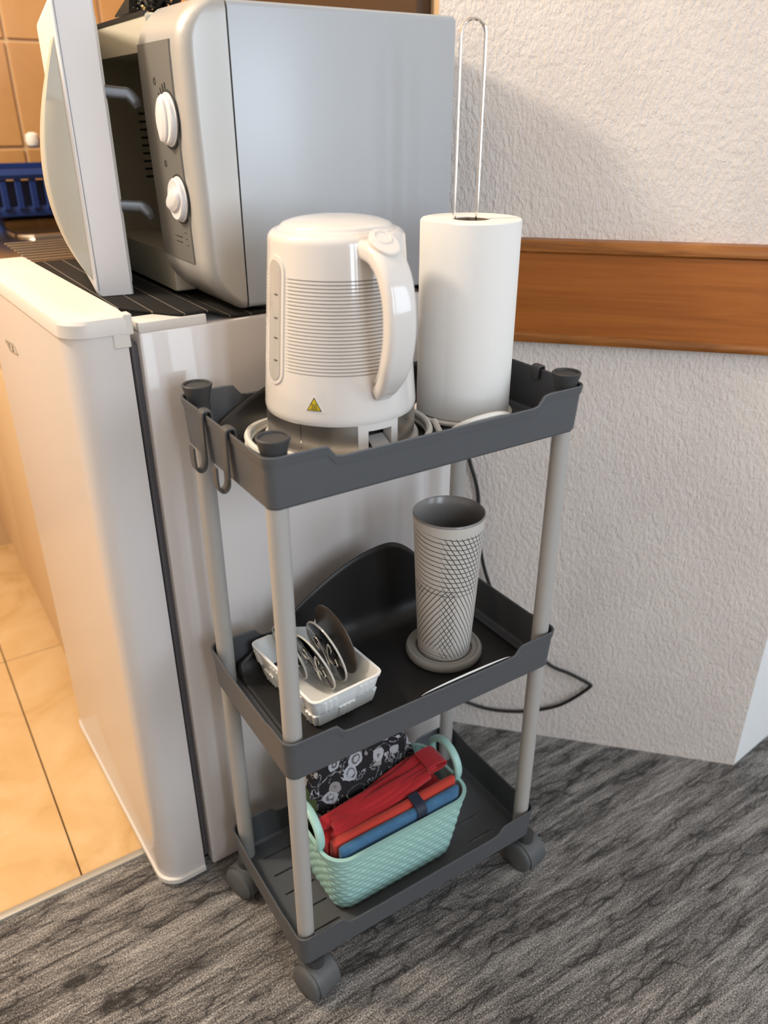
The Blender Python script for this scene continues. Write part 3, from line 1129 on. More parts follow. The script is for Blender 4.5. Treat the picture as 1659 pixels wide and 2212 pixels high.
for r, z, g_ in rows:
    lp = []
    for i in range(n):
        rr_ = r - (.0011 if (g_ and ingroove(i)) else 0)
        lp.append((KX + rr_ * math.cos(2 * PI * i / n), KY + rr_ * math.sin(2 * PI * i / n), z))
    loops.append(lp)
Vk, Fk = loft(loops, True, True)
mi = []
for a in range(len(loops) - 1):
    gg_ = rows[a][2] and rows[a + 1][2]
    for i in range(n):
        mi.append(1 if (gg_ and ingroove(i) and ingroove((i + 1) % n)) else 0)
mi += [0, 0]
ob = link('body', mesh('body', Vk, Fk, 40, mi), ket, None, [M['kettle'], M['kettle_groove']])
LZ = SH + .0118
part('lid', lathe([(.0565, LZ - .002), (.0578, LZ - .0004), (.0570, LZ + .0018), (.054, LZ + .0038), (.045, LZ + .0066), (.034, LZ + .0084), (.022, LZ + .0094), (.010, LZ + .0098), (.001, LZ + .0098)], 72, KX, KY), M['kettle'], ket, smooth=50)
# spout on the far side
sp_ = []
for i in range(9):
    s = i / 8
    w_ = .026 * (1 - .55 * s)
    z = .975 - .050 * s
    ext = .020 * (1 - s) ** 1.2
    r = krad(z)
    sp_.append([(KX - w_, KY + r - .008, z), (KX - w_ * .5, KY + r + ext * .8, z + .004 * (1 - s)), (KX, KY + r + ext, z + .006 * (1 - s)), (KX + w_ * .5, KY + r + ext * .8, z + .004 * (1 - s)), (KX + w_, KY + r - .008, z)])
part('spout', loft(sp_), M['kettle'], ket, smooth=60)


# water gauges on the sides
def patch(az, half_w, z0, z1, off, inset=0.0, nseg=12):
    """rounded-end strip wrapped on the kettle; returns a shell of thickness"""
    hw = half_w - inset
    za, zb = z0 + inset, z1 - inset
    outer, inner = [], []
    rws = []
    NR = 30
    for i in range(NR + 1):
        z = za + (zb - za) * (0.5 - .5 * math.cos(PI * i / NR))
        d_ = min(z - za, zb - z)
        w_ = hw if d_ > hw else math.sqrt(max(0, hw * hw - (hw - d_) ** 2))
        w_ = max(w_, .0003)
        rw = []
        for j in range(nseg + 1):
            a = az + (w_ * (2 * j / nseg - 1)) / krad(z)
            r = krad(z) + off
            rw.append((KX + r * math.cos(a), KY + r * math.sin(a), z))
        for j in range(nseg, -1, -1):
            a = az + (w_ * (2 * j / nseg - 1)) / krad(z)
            r = krad(z) - .002
            rw.append((KX + r * math.cos(a), KY + r * math.sin(a), z))
        rws.append(rw)
    return loft(rws)


for az in (math.radians(183), math.radians(-3)):
    w_ = part('water_gauge', patch(az, .0150, .836, .965, .0012), M['kettle'], ket, smooth=50)
    g2_ = part('gauge_pane', patch(az, .0150, .836, .965, .0018, .0042), M['kettle_window'], w_, smooth=50)
    marks = []
    for z in (.862, .885, .905, .928):
        a = az + .055
        r = krad(z) + .0021
        marks.append(xf(box(-.0028, .0028, -.0003, .0003, -.0005, .0005), lambda v, a=a, r=r, z=z: Vector((KX + r * math.cos(a), KY + r * math.sin(a), z)) + Matrix.Rotation(a + PI / 2, 3, 'Z') @ v))
    for mk_ in marks:
        part('gauge_mark', mk_, M['dark_print'], w_, smooth=0)

# handle (in the plane of azimuth HA)
hd = Vector((math.cos(HA), math.sin(HA), 0))
hs = Vector((-math.sin(HA), math.cos(HA), 0))


def HP(r, z, s=0):
    p = Vector((KX, KY, 0)) + hd * r + hs * s
    return Vector((p.x, p.y, z))


ctl = [HP(.060, .972), HP(.078, .972), HP(.094, .966), HP(.107, .952), HP(.1145, .932), HP(.1170, .908), HP(.1150, .884), HP(.108, .862), HP(.097, .845), HP(.0845, .833)]
pth = catmull(ctl, 6)
part('handle', sweep(pth, rrect(-.0165, .0165, -.0085, .0085, .0075, 5), up=tuple(hd), scale=lambda s: (1.02 - .42 * s * s * s, 1.15 - .3 * s) if s > .15 else (1.05, 1.0)) if False else
     sweep(pth, rrect(-.0165, .0165, -.0090, .0090, .0070, 5), scale=lambda s: (1.05 - .10 * s if s < .75 else 0.975 - 1.6 * (s - .75), 1.12 - .25 * s)), M['kettle'], ket, smooth=50)
hin = [p for p in pth]
part('handle_lining', sweep([Vector((p.x, p.y, p.z)) for p in hin[10:-2]], rrect(-.0125, .0125, -.0112, -.0085, .001, 2), scale=lambda s: (1.0 if s < .7 else 1 - 1.2 * (s - .7), 1.0)), M['kettle'], ket, smooth=50)
# lid button on the shoulder of the handle
bc = HP(.0905, .9815)
bn_ = (hd * .52 + Vector((0, 0, .854))).normalized()
bu = hs
bv = bn_.cross(bu).normalized()


def lens(rx_, ry_, h0_, h1_, top=.86, n_=36):
    lp = []
    for s, hgt in ((1, h0_), (1, h1_ - .0008), (top + .08, h1_ - .0001), (top, h1_)):
        lp.append([bc + bu * rx_ * s * math.cos(2 * PI * i / n_) + bv * ry_ * s * math.sin(2 * PI * i / n_) + bn_ * hgt for i in range(n_)])
    return loft(lp)


btn = part('lid_button', lens(.0145, .0185, -.008, .0016), M['kettle'], ket)
part('button_ring', tube([bc + bn_ * .0016 + bv * .005 + (bu * math.cos(a) + bv * math.sin(a)) * .0085 for a in [2 * PI * i / 32 for i in range(32)]], .0009, 8, True), M['kettle'], btn)
# warning sticker
saz = math.radians(-139)
st_ = []


def SP(u, zz_, off):
    a = saz + u / krad(zz_)
    r = krad(zz_) + off
    return Vector((KX + r * math.cos(a), KY + r * math.sin(a), zz_))


def stri(size, zc_, off, off0=-.0005, base=0.0):
    lp = []
    for o_ in (off0, off):
        lp.append([SP(-size / 2, zc_ - size * .289, o_), SP(-size / 4, zc_ - size * .289, o_), SP(0, zc_ - size * .289, o_), SP(size / 4, zc_ - size * .289, o_), SP(size / 2, zc_ - size * .289, o_), SP(size / 4, zc_ + size * .144, o_), SP(0, zc_ + size * .577, o_), SP(-size / 4, zc_ + size * .144, o_)])
    return loft(lp)


ZS = .8215
stk = part('warning_sticker', stri(.0195, ZS, .0003), M['white_strip'], ket, smooth=0)
part('black_border', stri(.0168, ZS, .00045), M['black'], stk, smooth=0)
part('yellow_field', stri(.0138, ZS, .0006), M['yellow'], stk, smooth=0)
wv_ = []
for q in (-1, 0, 1):
    wv_.append(tube([SP(q * .0021 + .0006 * math.sin(s * 5), ZS - .0012 + s * .0042, .0007) for s in [i / 8 for i in range(9)]], .00032, 5))
wv_.append(tube([SP(-.0038 + .0076 * i / 6, ZS - .0024, .0007) for i in range(7)], .0004, 5))
part('hot_symbol', join(*wv_), M['black'], stk)
# cord coiled round the base
cp = []
for i in range(46):
    a = math.radians(120 + i * 14)
    r = .0985 + .0035 * math.sin(i * .5) + (.004 if i > 26 else 0)
    r = min(r, 0.102)
    cp.append((KX + r * math.cos(a) * (1.06 if math.cos(a) < 0 else 1.0), KY + r * math.sin(a) * .96, BZ + .0048 + (.0082 if i > 24 else 0) * min(1, max(0, (i - 24) / 4))))
part('power_cord', tube(catmull(cp, 3), .0038, 8), M['cord_white'], ket)
part('power_cord', tube(catmull([(.256, .085, .768), (.240, .050, .766), (.228, .026, .775), (.240, .0150, .7875), (.262, .0105, .7925), (.286, .0110, .7920), (.308, .017, .785), (.330, .030, .771), (.345, .046, .764)], 6), .0036, 8), M['cord_white'], ket)

# ------------------------------------------------------------------ paper roll and holder
RX, RY = .3285, .1235
hold = thing('paper_roll_holder', (RX, RY, MT0), 'tall chrome wire loop holder standing inside the paper roll', 'holder')
part('base_disc', lathe([(.060, MT0), (.0615, MT0 + .0015), (.0615, MT0 + .004), (.059, MT0 + .0055), (.004, MT0 + .0055)], 56, RX, RY), M['cord_white'], hold)
lx = Vector((math.cos(-.42), math.sin(-.42), 0))
HT = 1.176
lc_ = Vector((RX - .0055, RY + .004, 0))
wp = [lc_ - lx * .0130 + Vector((0, 0, MT0 + .006)), lc_ - lx * .0130 + Vector((0, 0, 1.0)), lc_ - lx * .0130 + Vector((0, 0, HT - .014))]
for i in range(1, 9):
    a = PI - PI * i / 9
    wp.append(lc_ + lx * .0130 * math.cos(a) + Vector((0, 0, HT - .013 + .013 * math.sin(a))))
wp += [lc_ + lx * .0130 + Vector((0, 0, HT - .014)), lc_ + lx * .0130 + Vector((0, 0, 1.0)), lc_ + lx * .0130 + Vector((0, 0, MT0 + .006))]
part('wire_loop', tube(wp, .0019, 10), M['chrome'], hold)
roll = thing('paper_towel_roll', (RX, RY, MT0 + .006), 'white paper towel roll standing upright beside the kettle', 'paper roll')
RZ0, RZ1 = MT0 + .0060, .984
RR_ = .0570
part('paper', lathe([(.0205, RZ0 + .001), (RR_ - .0015, RZ0), (RR_, RZ0 + .0015), (RR_, RZ1 - .0012), (RR_ - .001, RZ1), (.0215, RZ1 - .0005), (.0205, RZ1 - .002), (.0205, RZ0 + .001)], 72, RX, RY, False, False), M['paper'], roll)
part('cardboard_core', lathe([(.0203, RZ0 + .001), (.0203, RZ1 - .0015), (.0193, RZ1 - .0015), (.0193, RZ0 + .001), (.0203, RZ0 + .001)], 40, RX, RY, False, False), M['cardboard'], roll)
flap = []
for i in range(25):
    s = i / 24
    a = math.radians(-150 - 45 * s)
    r = RR_ - .0008 + .0050 * s ** 1.2
    flap.append([(RX + r * math.cos(a), RY + r * math.sin(a), RZ0 + .002), (RX + (r + .0006) * math.cos(a), RY + (r + .0006) * math.sin(a), RZ0 + .002), (RX + (r + .0006) * math.cos(a), RY + (r + .0006) * math.sin(a), RZ1 - .0004 + .001 * s), (RX + r * math.cos(a), RY + r * math.sin(a), RZ1 - .0004 + .001 * s)])
part('loose_sheet', loft(flap), M['paper'], roll, smooth=50)

# ------------------------------------------------------------------ vase on saucer
VX, VY = .3005, .1060
sau = part('saucer', lathe([(.047, MT1), (.0525, MT1 + .0015), (.0540, MT1 + .005), (.0540, MT1 + .0100), (.0520, MT1 + .0128), (.0485, MT1 + .0132), (.0465, MT1 + .0115), (.0440, MT1 + .0110), (.0425, MT1 + .0112), (.0400, MT1 + .0108), (.0390, MT1 + .0080), (.038, MT1 + .0075)], 72, VX, VY), M['saucer'], smooth=40)
tag(sau, 'round grey stoneware saucer beneath the patterned vase', 'saucer')
VZ0, VZ1 = MT1 + .0078, .6290
vs_ = thing('vase', (VX, VY, VZ0), 'tall tapered grey ceramic vase incised with crossing dark lines', 'vase')
prof = [(.0340, 0), (.0360, .0012), (.0368, .004)]
H = VZ1 - VZ0
for i in range(1, 20):
    s = i / 20
    prof.append((.0368 + (.0470 - .0368) * s ** .95, .004 + (H - .012) * s))
prof += [(.0474, H - .006), (.0477, H - .003)]
nv_ = 96
Vv, Fv = loft([[(r * math.cos(2 * PI * i / nv_), r * math.sin(2 * PI * i / nv_), z) for i in range(nv_)] for r, z in prof], True, False)
vm = mesh('vessel', Vv, Fv, 50)
uvl = vm.uv_layers.new(name='UVMap')
ca = math.atan2(-.6137 - VY, -.2695 - VX)
for poly in vm.polygons:
    angs = []
    for li_ in poly.loop_indices:
        c_ = vm.vertices[vm.loops[li_].vertex_index].co
        a = math.atan2(c_.y, c_.x) - ca
        a = (a + PI) % (2 * PI) - PI
        angs.append((li_, a, c_.z))
    mx = max(a for _, a, _ in angs)
    for li_, a, z in angs:
        if mx - a > PI:
            a += 2 * PI
        uvl.data[li_].uv = (a * .042, z)
vo_ = link('vessel', vm, vs_, (VX, VY, VZ0), M['vase'])
part('glazed_inside', lathe([(.0477, VZ1 - .0032), (.0476, VZ1 - .001), (.0464, VZ1), (.0451, VZ1 - .0010), (.0439, VZ1 - .02), (.0345, VZ0 + .010), (.030, VZ0 + .008)], 72, VX, VY, False, True), M['ceramic_in'], vs_, smooth=50)

# thin bright strip along the front rim of the middle tray
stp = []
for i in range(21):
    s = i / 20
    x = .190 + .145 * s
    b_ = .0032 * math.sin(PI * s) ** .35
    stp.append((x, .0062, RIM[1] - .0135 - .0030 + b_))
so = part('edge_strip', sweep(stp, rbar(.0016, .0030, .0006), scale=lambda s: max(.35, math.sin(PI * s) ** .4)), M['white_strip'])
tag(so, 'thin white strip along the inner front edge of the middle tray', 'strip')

# ------------------------------------------------------------------ white basket with discs
BA = math.radians(4)
BCX, BCY = .1115, .1375


def brot(v):
    c, s = math.cos(BA), math.sin(BA)
    return Vector((BCX + v.x * c - v.y * s, BCY + v.x * s + v.y * c, v.z))


bas = thing('plastic_basket', (BCX, BCY, MT1), 'small white rectangular plastic basket on the middle tray', 'basket')
BH = .047
outer_loops = []
NB = 34


def bl_ring(s, off):
    hx, hy = .0440 + .0085 * s, .0690 + .0095 * s
    return rrect(-hx - off, hx + off, -hy - off, hy + off, .008 + max(0, off), 5, .0016)


base_ring = bl_ring(0, 0)
NPTS = len(base_ring)
per = []
acc = 0
for i in range(NPTS):
    per.append(acc)
    acc += math.dist(base_ring[i], base_ring[(i + 1) % NPTS])
lps = []
for i in range(NB + 1):
    s = i / NB
    z = MT1 + .0005 + BH * s
    lp = []
    sx_, sy_ = (.0440 + .0085 * s) / .0440, (.0690 + .0095 * s) / .0690
    for (x, y), p_ in zip(base_ring, per):
        c_ = int(p_ / (acc / 18))
        r_ = 0 if s < .47 else 1
        rib = 0.0
        edge_fr = (p_ / (acc / 18)) % 1.0
        if s < .90:
            if (c_ + r_) % 2 == 0:
                rib = .0022 + .0009 * math.sin(p_ / .0033 * 2 * PI * .5)
            if abs(s - .47) < .03 or s < .03 or edge_fr < .05 or edge_fr > .95:
                rib = min(rib, .0002)
        else:
            rib = .0016
        L_ = math.hypot(x, y)
        nx_, ny_ = (math.copysign(1, x) if abs(x) > .0365 else 0), (math.copysign(1, y) if abs(y) > .0615 else 0)
        nl = math.hypot(nx_, ny_) or 1
        lp.append(Vector((x * sx_ + nx_ / nl * rib, y * sy_ + ny_ / nl * rib, z)))
    lps.append(lp)
# bottom rounding and inner wall
bot = [Vector((v.x * .95, v.y * .965, MT1)) for v in lps[0]]
inn = []
for s in (1.0, .9, .5, .08):
    sx_, sy_ = (.0440 + .0085 * s - .0022) / .0440, (.0690 + .0095 * s - .0022) / .0690
    inn.append([Vector((x * sx_, y * sy_, MT1 + .0005 + BH * s)) for x, y in base_ring])
part('shell', xf(loft([bot] + lps + inn), brot), M['basket_white'], bas, smooth=40)


def disc_at(x, y, z, r, lean, yaw, th_, ry=1.0):
    """transform: disc in local (a,b) plane with normal ~x leaning"""
    Rm = Matrix.Rotation(yaw, 3, 'Z') @ Matrix.Rotation(lean, 3, 'Y')
    c = Vector((x, y, z))
    return lambda a, b, n_: c + Rm @ Vector((n_, a, b))


def disc_mesh(T, r, th_, k=1.0):
    lp = []
    for s, n_ in ((.97, -th_ / 2), (1, -th_ / 4), (1, th_ / 4), (.97, th_ / 2)):
        lp.append([T(r * s * math.cos(2 * PI * i / 56), k * r * s * math.sin(2 * PI * i / 56), n_) for i in range(56)])
    return loft(lp)


FLZ = MT1 + .0045
T = disc_at(.1490, .148, FLZ + .0505, .047, math.radians(-9), math.radians(2), .003)
tag(part('coaster', disc_mesh(T, .0510, .0028), M['disc_brown']), 'brown round coaster standing upright in the white basket', 'coaster')
scroll = [[(-.004, -.034), (-.001, -.015), (.004, .006), (.012, .016), (.021, .012), (.022, .003), (.014, -.002), (.009, .003), (.012, .008)],
          [(-.004, -.034), (-.006, -.010), (-.010, .010), (-.016, .024), (-.021, .018), (-.017, .010)],
          [(-.002, -.020), (.012, -.022), (.024, -.016), (.028, -.024)],
          [(-.006, -.005), (-.016, -.010), (-.026, -.004), (-.024, .006)]]
for (x, y, r, ln_, yw, lab) in ((.1290, .138, .0450, -13, 3, 'clear acrylic coaster with wire scrolls next to the brown coaster'), (.1070, .130, .0420, -17, 5, 'clear acrylic coaster with wire scrolls in the basket, nearest the cart pole'), (.0900, .168, .0400, -15, 2, 'clear acrylic coaster with wire scrolls at the fridge end of the basket')):
    T = disc_at(x, y, FLZ + r * .985, r, math.radians(ln_), math.radians(yw), .003)
    e = thing('scroll_coaster', (x, y, FLZ), lab, 'coaster', 'clear coasters in the white basket')
    part('disc', disc_mesh(T, r, .0022), M['glass'], e)
    part('rim', tube([T(r * math.cos(a), r * math.sin(a), 0) for a in [2 * PI * i / 48 for i in range(48)]], .0015, 8, True), M['glass_edge'], e)
    k_ = r / .040
    for sc_ in scroll:
        part('wire_scroll', tube(catmull([T(a * k_, b * k_, -.0024) for a, b in sc_], 5), .0012, 6), M['wire'], e)

# ------------------------------------------------------------------ mint bin on the bottom tray
NX0, NX1, NY0, NY1 = .066, .303, .025, .160
MZB = ZT[2] + .0002
MH = .128
mint = thing('storage_bin', ((NX0 + NX1) / 2, (NY0 + NY1) / 2, MZB), 'mint green woven-look plastic bin with loop handles on the bottom tray', 'bin')
ncx, ncy = (NX0 + NX1) / 2, (NY0 + NY1) / 2
hx1, hy1 = (NX1 - NX0) / 2, (NY1 - NY0) / 2
hx0, hy0 = hx1 - .018, hy1 - .017


def mring(s, off=0.0, dens=.0026):
    hx, hy = hx0 + (hx1 - hx0) * s, hy0 + (hy1 - hy0) * s
    return hx, hy


ring0 = rrect(-hx1, hx1, -hy1, hy1, .030, 9, .0026)
per, acc = [], 0
for i in range(len(ring0)):
    per.append(acc)
    acc += math.dist(ring0[i], ring0[(i + 1) % len(ring0)])
cnt = round(acc / .017)
lps = []
NRW = 96
rowsN = 15


def inner_dip(x):
    # rim dips a little at the middle of the long sides
    return 0.0


for i in range(NRW + 1):
    s = i / NRW
    fx, fy = (hx0 + (hx1 - hx0) * s) / hx1, (hy0 + (hy1 - hy0) * s) / hy1
    round_ = 0
    if s < .10:
        round_ = .010 * (1 - math.sqrt(max(0, 1 - (1 - s / .10) ** 2)))
    lp = []
    for (x, y), p_ in zip(ring0, per):
        row = s * rowsN
        k_ = int(row)
        ph = (row % 1.0)
        wv2 = abs(math.sin(PI * ph)) ** .6
        ov = .5 + .5 * math.cos(2 * PI * p_ / acc * cnt + PI * (k_ % 2))
        disp = .0019 * wv2 * (.30 + .70 * ov) if s < .93 else .0022
        ll = math.hypot(x / hx1, y / hy1)
        xx, yy = x * fx, y * fy
        ln2 = math.hypot(xx, yy)
        g1 = Vector((xx / hx1 ** 1.0, yy / hy1, 0))
        nxy = Vector(((abs(x) / hx1) ** 6 * math.copysign(1, x), (abs(y) / hy1) ** 6 * math.copysign(1, y), 0))
        nxy = nxy.normalized() if nxy.length > 1e-6 else Vector((0, 0, 0))
        lp.append(Vector((ncx + xx, ncy + yy, MZB + MH * s)) + nxy * (disp - round_))
    lps.append(lp)
bot = [Vector((ncx + (v.x - ncx) * .93, ncy + (v.y - ncy) * .93, MZB)) for v in lps[0]]
inn = []
for s in (1.0, .5, .04):
    fx, fy = (hx0 + (hx1 - hx0) * s - .0028) / hx1, (hy0 + (hy1 - hy0) * s - .0028) / hy1
    inn.append([Vector((ncx + x * fx, ncy + y * fy, MZB + MH * s)) for x, y in ring0])
part('shell', loft([bot] + lps + inn), M['mint'], mint, smooth=60)
for sg in (1, -1):
    xe = ncx + sg * (hx1 - .0015)
    rp = []
    for i in range(33):
        a = math.radians(-38 + 256 * i / 32)
        rp.append((xe + sg * .004 * math.sin(max(0, a)) * 0, ncy + .0010 + .033 * math.cos(a), MZB + MH + .014 + .031 * math.sin(a)))
    part('handle', sweep(rp, rrect(-.0048, .0048, -.0062, .0062, .0042, 4), up=(1, 0, 0)), M['mint'], mint, smooth=60)
# raised back rim behind the cloth
# contents -----------------------------------------------------------------
RT = MZB + MH
blu = thing('folded_blue_cloth', (ncx, NY0 + .02, MZB + .01), 'folded blue cloth held by a navy band along the front of the bin', 'cloth')


def slab(x0, x1, y, z0, z1, th_, wave, ph, m, name, parent, tilt=0.0, slope=0.0, n_=40):
    lp = []
    for i in range(n_ + 1):
        s = i / n_
        x = x0 + (x1 - x0) * s
        yy = y + wave * math.sin(s * 5 + ph)
        zt = z1 + slope * (s - .5) + wave * .6 * math.sin(s * 7 + ph * 2)
        e = min(1, min(s, 1 - s) / .03)
        t2 = th_ * (.55 + .45 * math.sqrt(max(0, 1 - (1 - e) ** 2)))
        pts = []
        for j in range(9):
            a = PI * j / 8
            pts.append((x, yy + tilt + t2 / 2 * math.cos(a), zt - t2 / 2 + t2 / 2 * math.sin(a)))
        pts += [(x, yy - t2 / 2, z0), (x, yy + t2 / 2, z0)]
        lp.append(pts)
    return part(name, loft(lp), m, parent, smooth=50)


slab(NX0 + .020, NX1 - .018, NY0 + .0150, RT - .024, RT + .010, .0125, .0008, .4, M['blue'], 'cloth_fold', blu, .001, .006)
bxs = NX0 + .151
part('navy_band', sweep([(bxs, NY0 + .0065, RT - .02), (bxs + .001, NY0 + .0065, RT + .004), (bxs + .002, NY0 + .009, RT + .0122), (bxs + .003, NY0 + .0155, RT + .0140), (bxs + .004, NY0 + .026, RT + .0150), (bxs + .005, NY0 + .030, RT + .0145)], rbar(.0165, .0012, .0004), up=(0, -1, .3)) if False else
     loft([[(bxs - .008, y, z), (bxs + .008, y + .0, z + .0012), (bxs + .008, y - dy, z + dz + .0012), (bxs - .008, y - dy, z + dz)] for y, z, dy, dz in ((NY0 + .0092, RT - .012, .0022, 0), (NY0 + .0088, RT + .003, .0022, .0004), (NY0 + .0105, RT + .0095, .0018, .0014), (NY0 + .0155, RT + .0122, .0005, .0022), (NY0 + .0215, RT + .0130, -.0004, .0022), (NY0 + .034, RT + .0150, -.0004, .0022))]), M['navy'], blu, smooth=60)
ora = part('folded_orange_red_cloth', xf(([], []), lambda v: v), M['red_orange']) if False else slab(NX0 + .016, NX1 - .014, NY0 + .0305, RT - .05, RT + .0125, .0165, .0010, 1.2, M['red_orange'], 'folded_napkin', None, 0, .010)
tag(ora, 'orange red folded napkin between the blue cloth and the crimson cloth', 'napkin')
red = thing('crimson_cloth', (ncx, NY0 + .06, MZB + .02), 'crimson cloth folded in long pleats lying on top of the bin contents', 'cloth')
# pleated top: several long folds rising to the right
for q, (yo, zo, w_, x0_, x1_) in enumerate(((.040, .0120, .016, .024, .190), (.049, .0165, .014, .030, .206), (.058, .0200, .014, .034, .212), (.068, .0180, .018, .018, .205), (.071, .0120, .018, .014, .190))):
    pth = []
    for i in range(15):
        s = i / 14
        x = NX0 + x0_ + (x1_ - x0_) * s
        pth.append((x, NY0 + yo + .004 * math.sin(s * 4 + q) + .010 * s, RT - .010 + zo + .020 * s * s + .0018 * math.sin(s * 9 + q * 1.7)))
    part('pleat', sweep(pth, rrect(-w_ / 2, w_ / 2, -.0042, .0042, .0038, 4), up=(0, -.25, 1), scale=lambda s: (.7 + .5 * math.sin(PI * (s * .8 + .15)), .75 + .5 * s)), M['red'], red, smooth=60)
loopz = []
for i in range(17):
    a = math.radians(-150 + 300 * i / 16)
    loopz.append((NX0 + .205 + .018 * math.cos(a), NY0 + .062 + .002 * i / 16, RT + .0285 + .0062 * math.sin(a)))
part('fold_loop', sweep(loopz, rrect(-.018, .018, -.0015, .0015, .001, 2), up=(0, 0, 1)) if False else loft([[(x, y - .016, z), (x, y + .018, z + .002), (x + .002 * math.cos(i), y + .018, z + .0045), (x, y - .016, z + .0025)] for i, (x, y, z) in enumerate(loopz)]), M['red'], red, smooth=60)
part('cloth_bed', xf(box(NX0 + .014, NX1 - .022, NY0 + .040, NY1 - .050, RT - .06, RT - .002, .006, 2), lambda v: v), M['red'], red)
# black printed bag behind
bag = []
NBG = 26
for i in range(NBG + 1):
    s = i / NBG
    z = MZB + .02 + .205 * s
    w_ = .103 * (math.sin(PI * (.12 + .80 * s)) ** .45) if s < .98 else .03
    d_ = .020 * (1 - .30 * s) * (1.0 if s < .93 else .55)
    yc = NY1 - .031 + .010 * s
    lp = []
    for j in range(44):
        a = 2 * PI * j / 44
        ca_, sa_ = math.cos(a), math.sin(a)
        rx_ = w_ * math.copysign(abs(ca_) ** .55, ca_)
        ry_ = d_ * math.copysign(abs(sa_) ** .8, sa_)
        wob_ = .003 * math.sin(3 * a + 7 * s) + .002 * math.sin(5 * a - 11 * s)
        lp.append((ncx - .012 + rx_ + wob_, yc + ry_ + wob_, z + .003 * math.sin(a * 2 + s * 6)))
    bag.append(lp)
bg = part('printed_bag', loft(bag), M['print'], smooth=60)
tag(bg, 'black cloth bag printed with pale motifs standing at the back of the bin', 'bag')
gl = slab(NX0 + .006, NX0 + .030, NY1 - .030, MZB + .03, RT + .045, .016, .001, .3, M['green_leaf'], 'folded_green_cloth', None, 0, -.01, 16)
tag(gl, 'dark green cloth at the left end of the bin behind the pole', 'cloth')

# ------------------------------------------------------------------ black power cord on the plaster wall
def W(u_pts):
    return [Vector(p) + wn * .0 for p in u_pts]


cordp = [(.478, .347, .74), (.500, .334, .65), (.5106, .3246, .577), (.5190, .316, .540), (.5239, .3108, .5063), (.5235, .306, .45), (.535, .290, .36), (.570, .262, .26), (.6234, .2079, .1843), (.655, .176, .165), (.6795, .1500, .1490), (.681, .149, .140), (.661, .1691, .1073), (.640, .192, .082), (.605, .230, .060), (.570, .2631, .0543), (.545, .289, .056), (.5226, .3122, .0644), (.498, .337, .075), (.484, .350, .080)]
pc = part('power_cable', tube(catmull(cordp, 6), .0032, 8), M['cable_black'])
tag(pc, 'black power cable hanging and looping along the plaster wall', 'cable')

# ------------------------------------------------------------------ kitchen beyond the fridge
cab = thing('kitchen_cabinet', (.18, 1.18, 0), 'beech kitchen base cabinet beyond the fridge', 'cabinet')
part('carcass', box(-.085, .455, .775, 1.585, .10, .845, .002, 1), M['cabinet'], cab)
part('plinth', box(-.040, .455, .780, 1.585, 0.002, .10), M['cabinet'], cab)
for y0, y1 in ((.780, 1.17), (1.176, 1.58)):
    dr_ = part('drawer_front', box(-.103, -.085, y0, y1, .70, .84, .003, 2), M['cabinet'], cab)
    part('handle', box(-.122, -.103, (y0 + y1) / 2 - .06, (y0 + y1) / 2 + .06, .765, .775, .002, 1), M['sink'], dr_)
    dd = part('cabinet_door', box(-.103, -.085, y0, y1, .105, .692, .003, 2), M['cabinet'], cab)
    part('handle', box(-.122, -.103, y1 - .05, y1 - .04, .52, .64, .002, 1), M['sink'], dd)
snk = thing('steel_sink', (.18, 1.18, .845), 'stainless steel sink top with drainer beside the tiled wall', 'sink')
part('worktop', box(-.108, .458, .770, 1.588, .846, .868, .004, 2), M['sink'], snk)
part('raised_rim', join(tube(catmull([(x, y, .8690) for x, y in rrect(-.095, .445, .785, 1.575, .03, 5)], 2, True), .005, 8, True)), M['sink'], snk)
for k in range(9):
    part('drainer_rib', box(-.02, .40, .83 + k * .032, .836 + k * .032, .867, .8705, .0014, 1), M['sink'], snk)
part('bowl_rim', tube(catmull([(x, y, .8695) for x, y in rrect(.02, .40, 1.15, 1.50, .05, 6)], 2, True), .006, 8, True), M['sink'], snk)
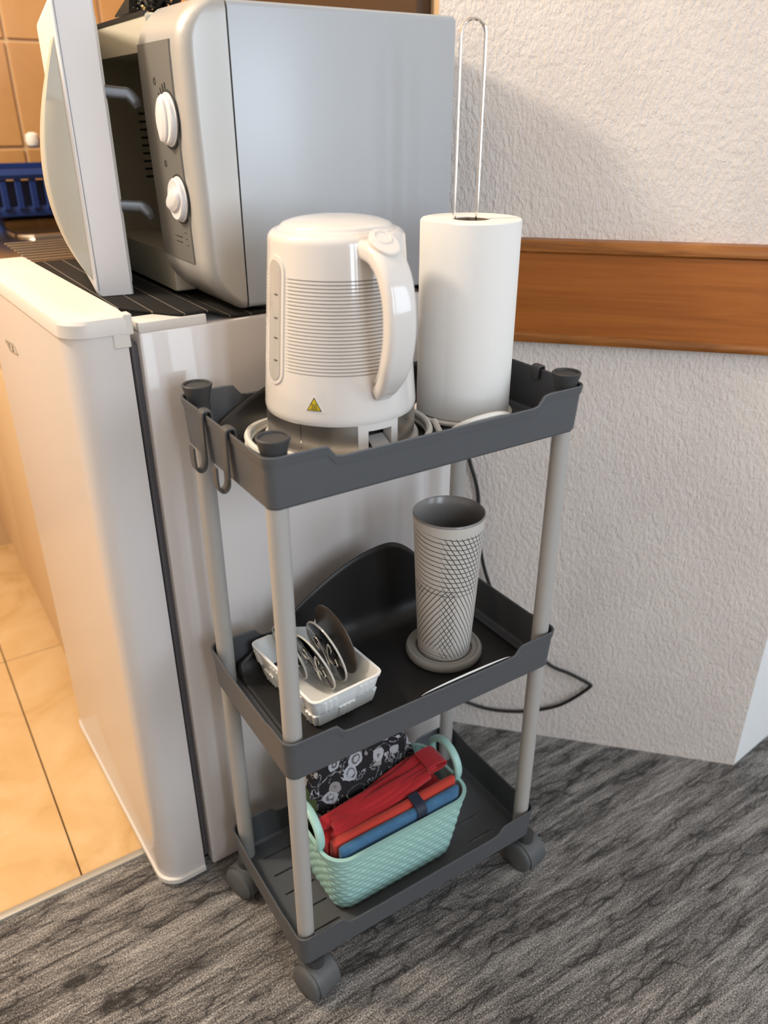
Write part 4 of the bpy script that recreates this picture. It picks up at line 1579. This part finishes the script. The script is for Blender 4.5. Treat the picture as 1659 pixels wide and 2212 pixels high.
# dish rack
RK0, RK1, RKY0, RKY1, RKZ = -.02, .36, 1.26, 1.53, .896
rk = thing('dish_rack', ((RK0 + RK1) / 2, (RKY0 + RKY1) / 2, RKZ), 'blue plastic dish rack on the steel sink', 'dish rack')
for fx_, fy_ in ((RK0 + .03, RKY0 + .03), (RK1 - .03, RKY0 + .03), (RK0 + .03, RKY1 - .03), (RK1 - .03, RKY1 - .03)):
    part('foot', lathe([(.009, .868), (.007, RKZ + .003)], 12, fx_, fy_), M['rack_blue'], rk)
part('bottom_tray', box(RK0 + .01, RK1 - .01, RKY0 + .01, RKY1 - .01, RKZ, RKZ + .022, .006, 2), M['rack_blue'], rk)
part('top_rim', loft([[(p[0], p[1], z) for p in rrect(RK0 - g, RK1 + g, RKY0 - g, RKY1 + g, .03, 5)] for g, z in ((-.008, RKZ + .074), (.0, RKZ + .074), (.003, RKZ + .082), (.0, RKZ + .092), (-.008, RKZ + .092), (-.008, RKZ + .074))], False, False), M['rack_blue'], rk)
part('inner_basin', join(box(RK0 + .014, RK1 - .014, RKY0 + .016, RKY0 + .020, RKZ + .02, RKZ + .070), box(RK0 + .014, RK0 + .018, RKY0 + .020, RKY1 - .014, RKZ + .02, RKZ + .070)), M['rack_inner'], rk)
for k in range(13):
    x = RK0 + .018 + k * (RK1 - RK0 - .036) / 12
    part('slat', box(x - .007, x + .007, RKY0 + .003, RKY0 + .010, RKZ + .015, RKZ + .078, .002, 1), M['rack_blue'], rk)
for k in range(9):
    y = RKY0 + .03 + k * .026
    part('slat', box(RK0 + .003, RK0 + .010, y - .007, y + .007, RKZ + .015, RKZ + .078, .002, 1), M['rack_blue'], rk)
# tap on the tiled wall
tap = thing('wall_tap', (.30, YK, 1.035), 'chrome wall tap above the dish rack', 'tap')
part('spout', tube(catmull([(.30, YK - .004, 1.035), (.30, YK - .05, 1.037), (.27, YK - .10, 1.038), (.21, YK - .13, 1.038), (.150, YK - .14, 1.038)], 6), .010, 12), M['chrome'], tap)
part('outlet', xf(lathe([(.006, -.016), (.013, -.012), (.016, -.002), (.014, .010), (.006, .015)], 20), lambda v: v + Vector((.138, YK - .14, 1.038))), M['cord_white'], tap)
part('wall_flange', xf(lathe([(.026, 0), (.026, .004), (.016, .008)], 24), lambda v: Vector((.30 + v.x, YK - v.z - .002, 1.035 + v.y))), M['chrome'], tap)
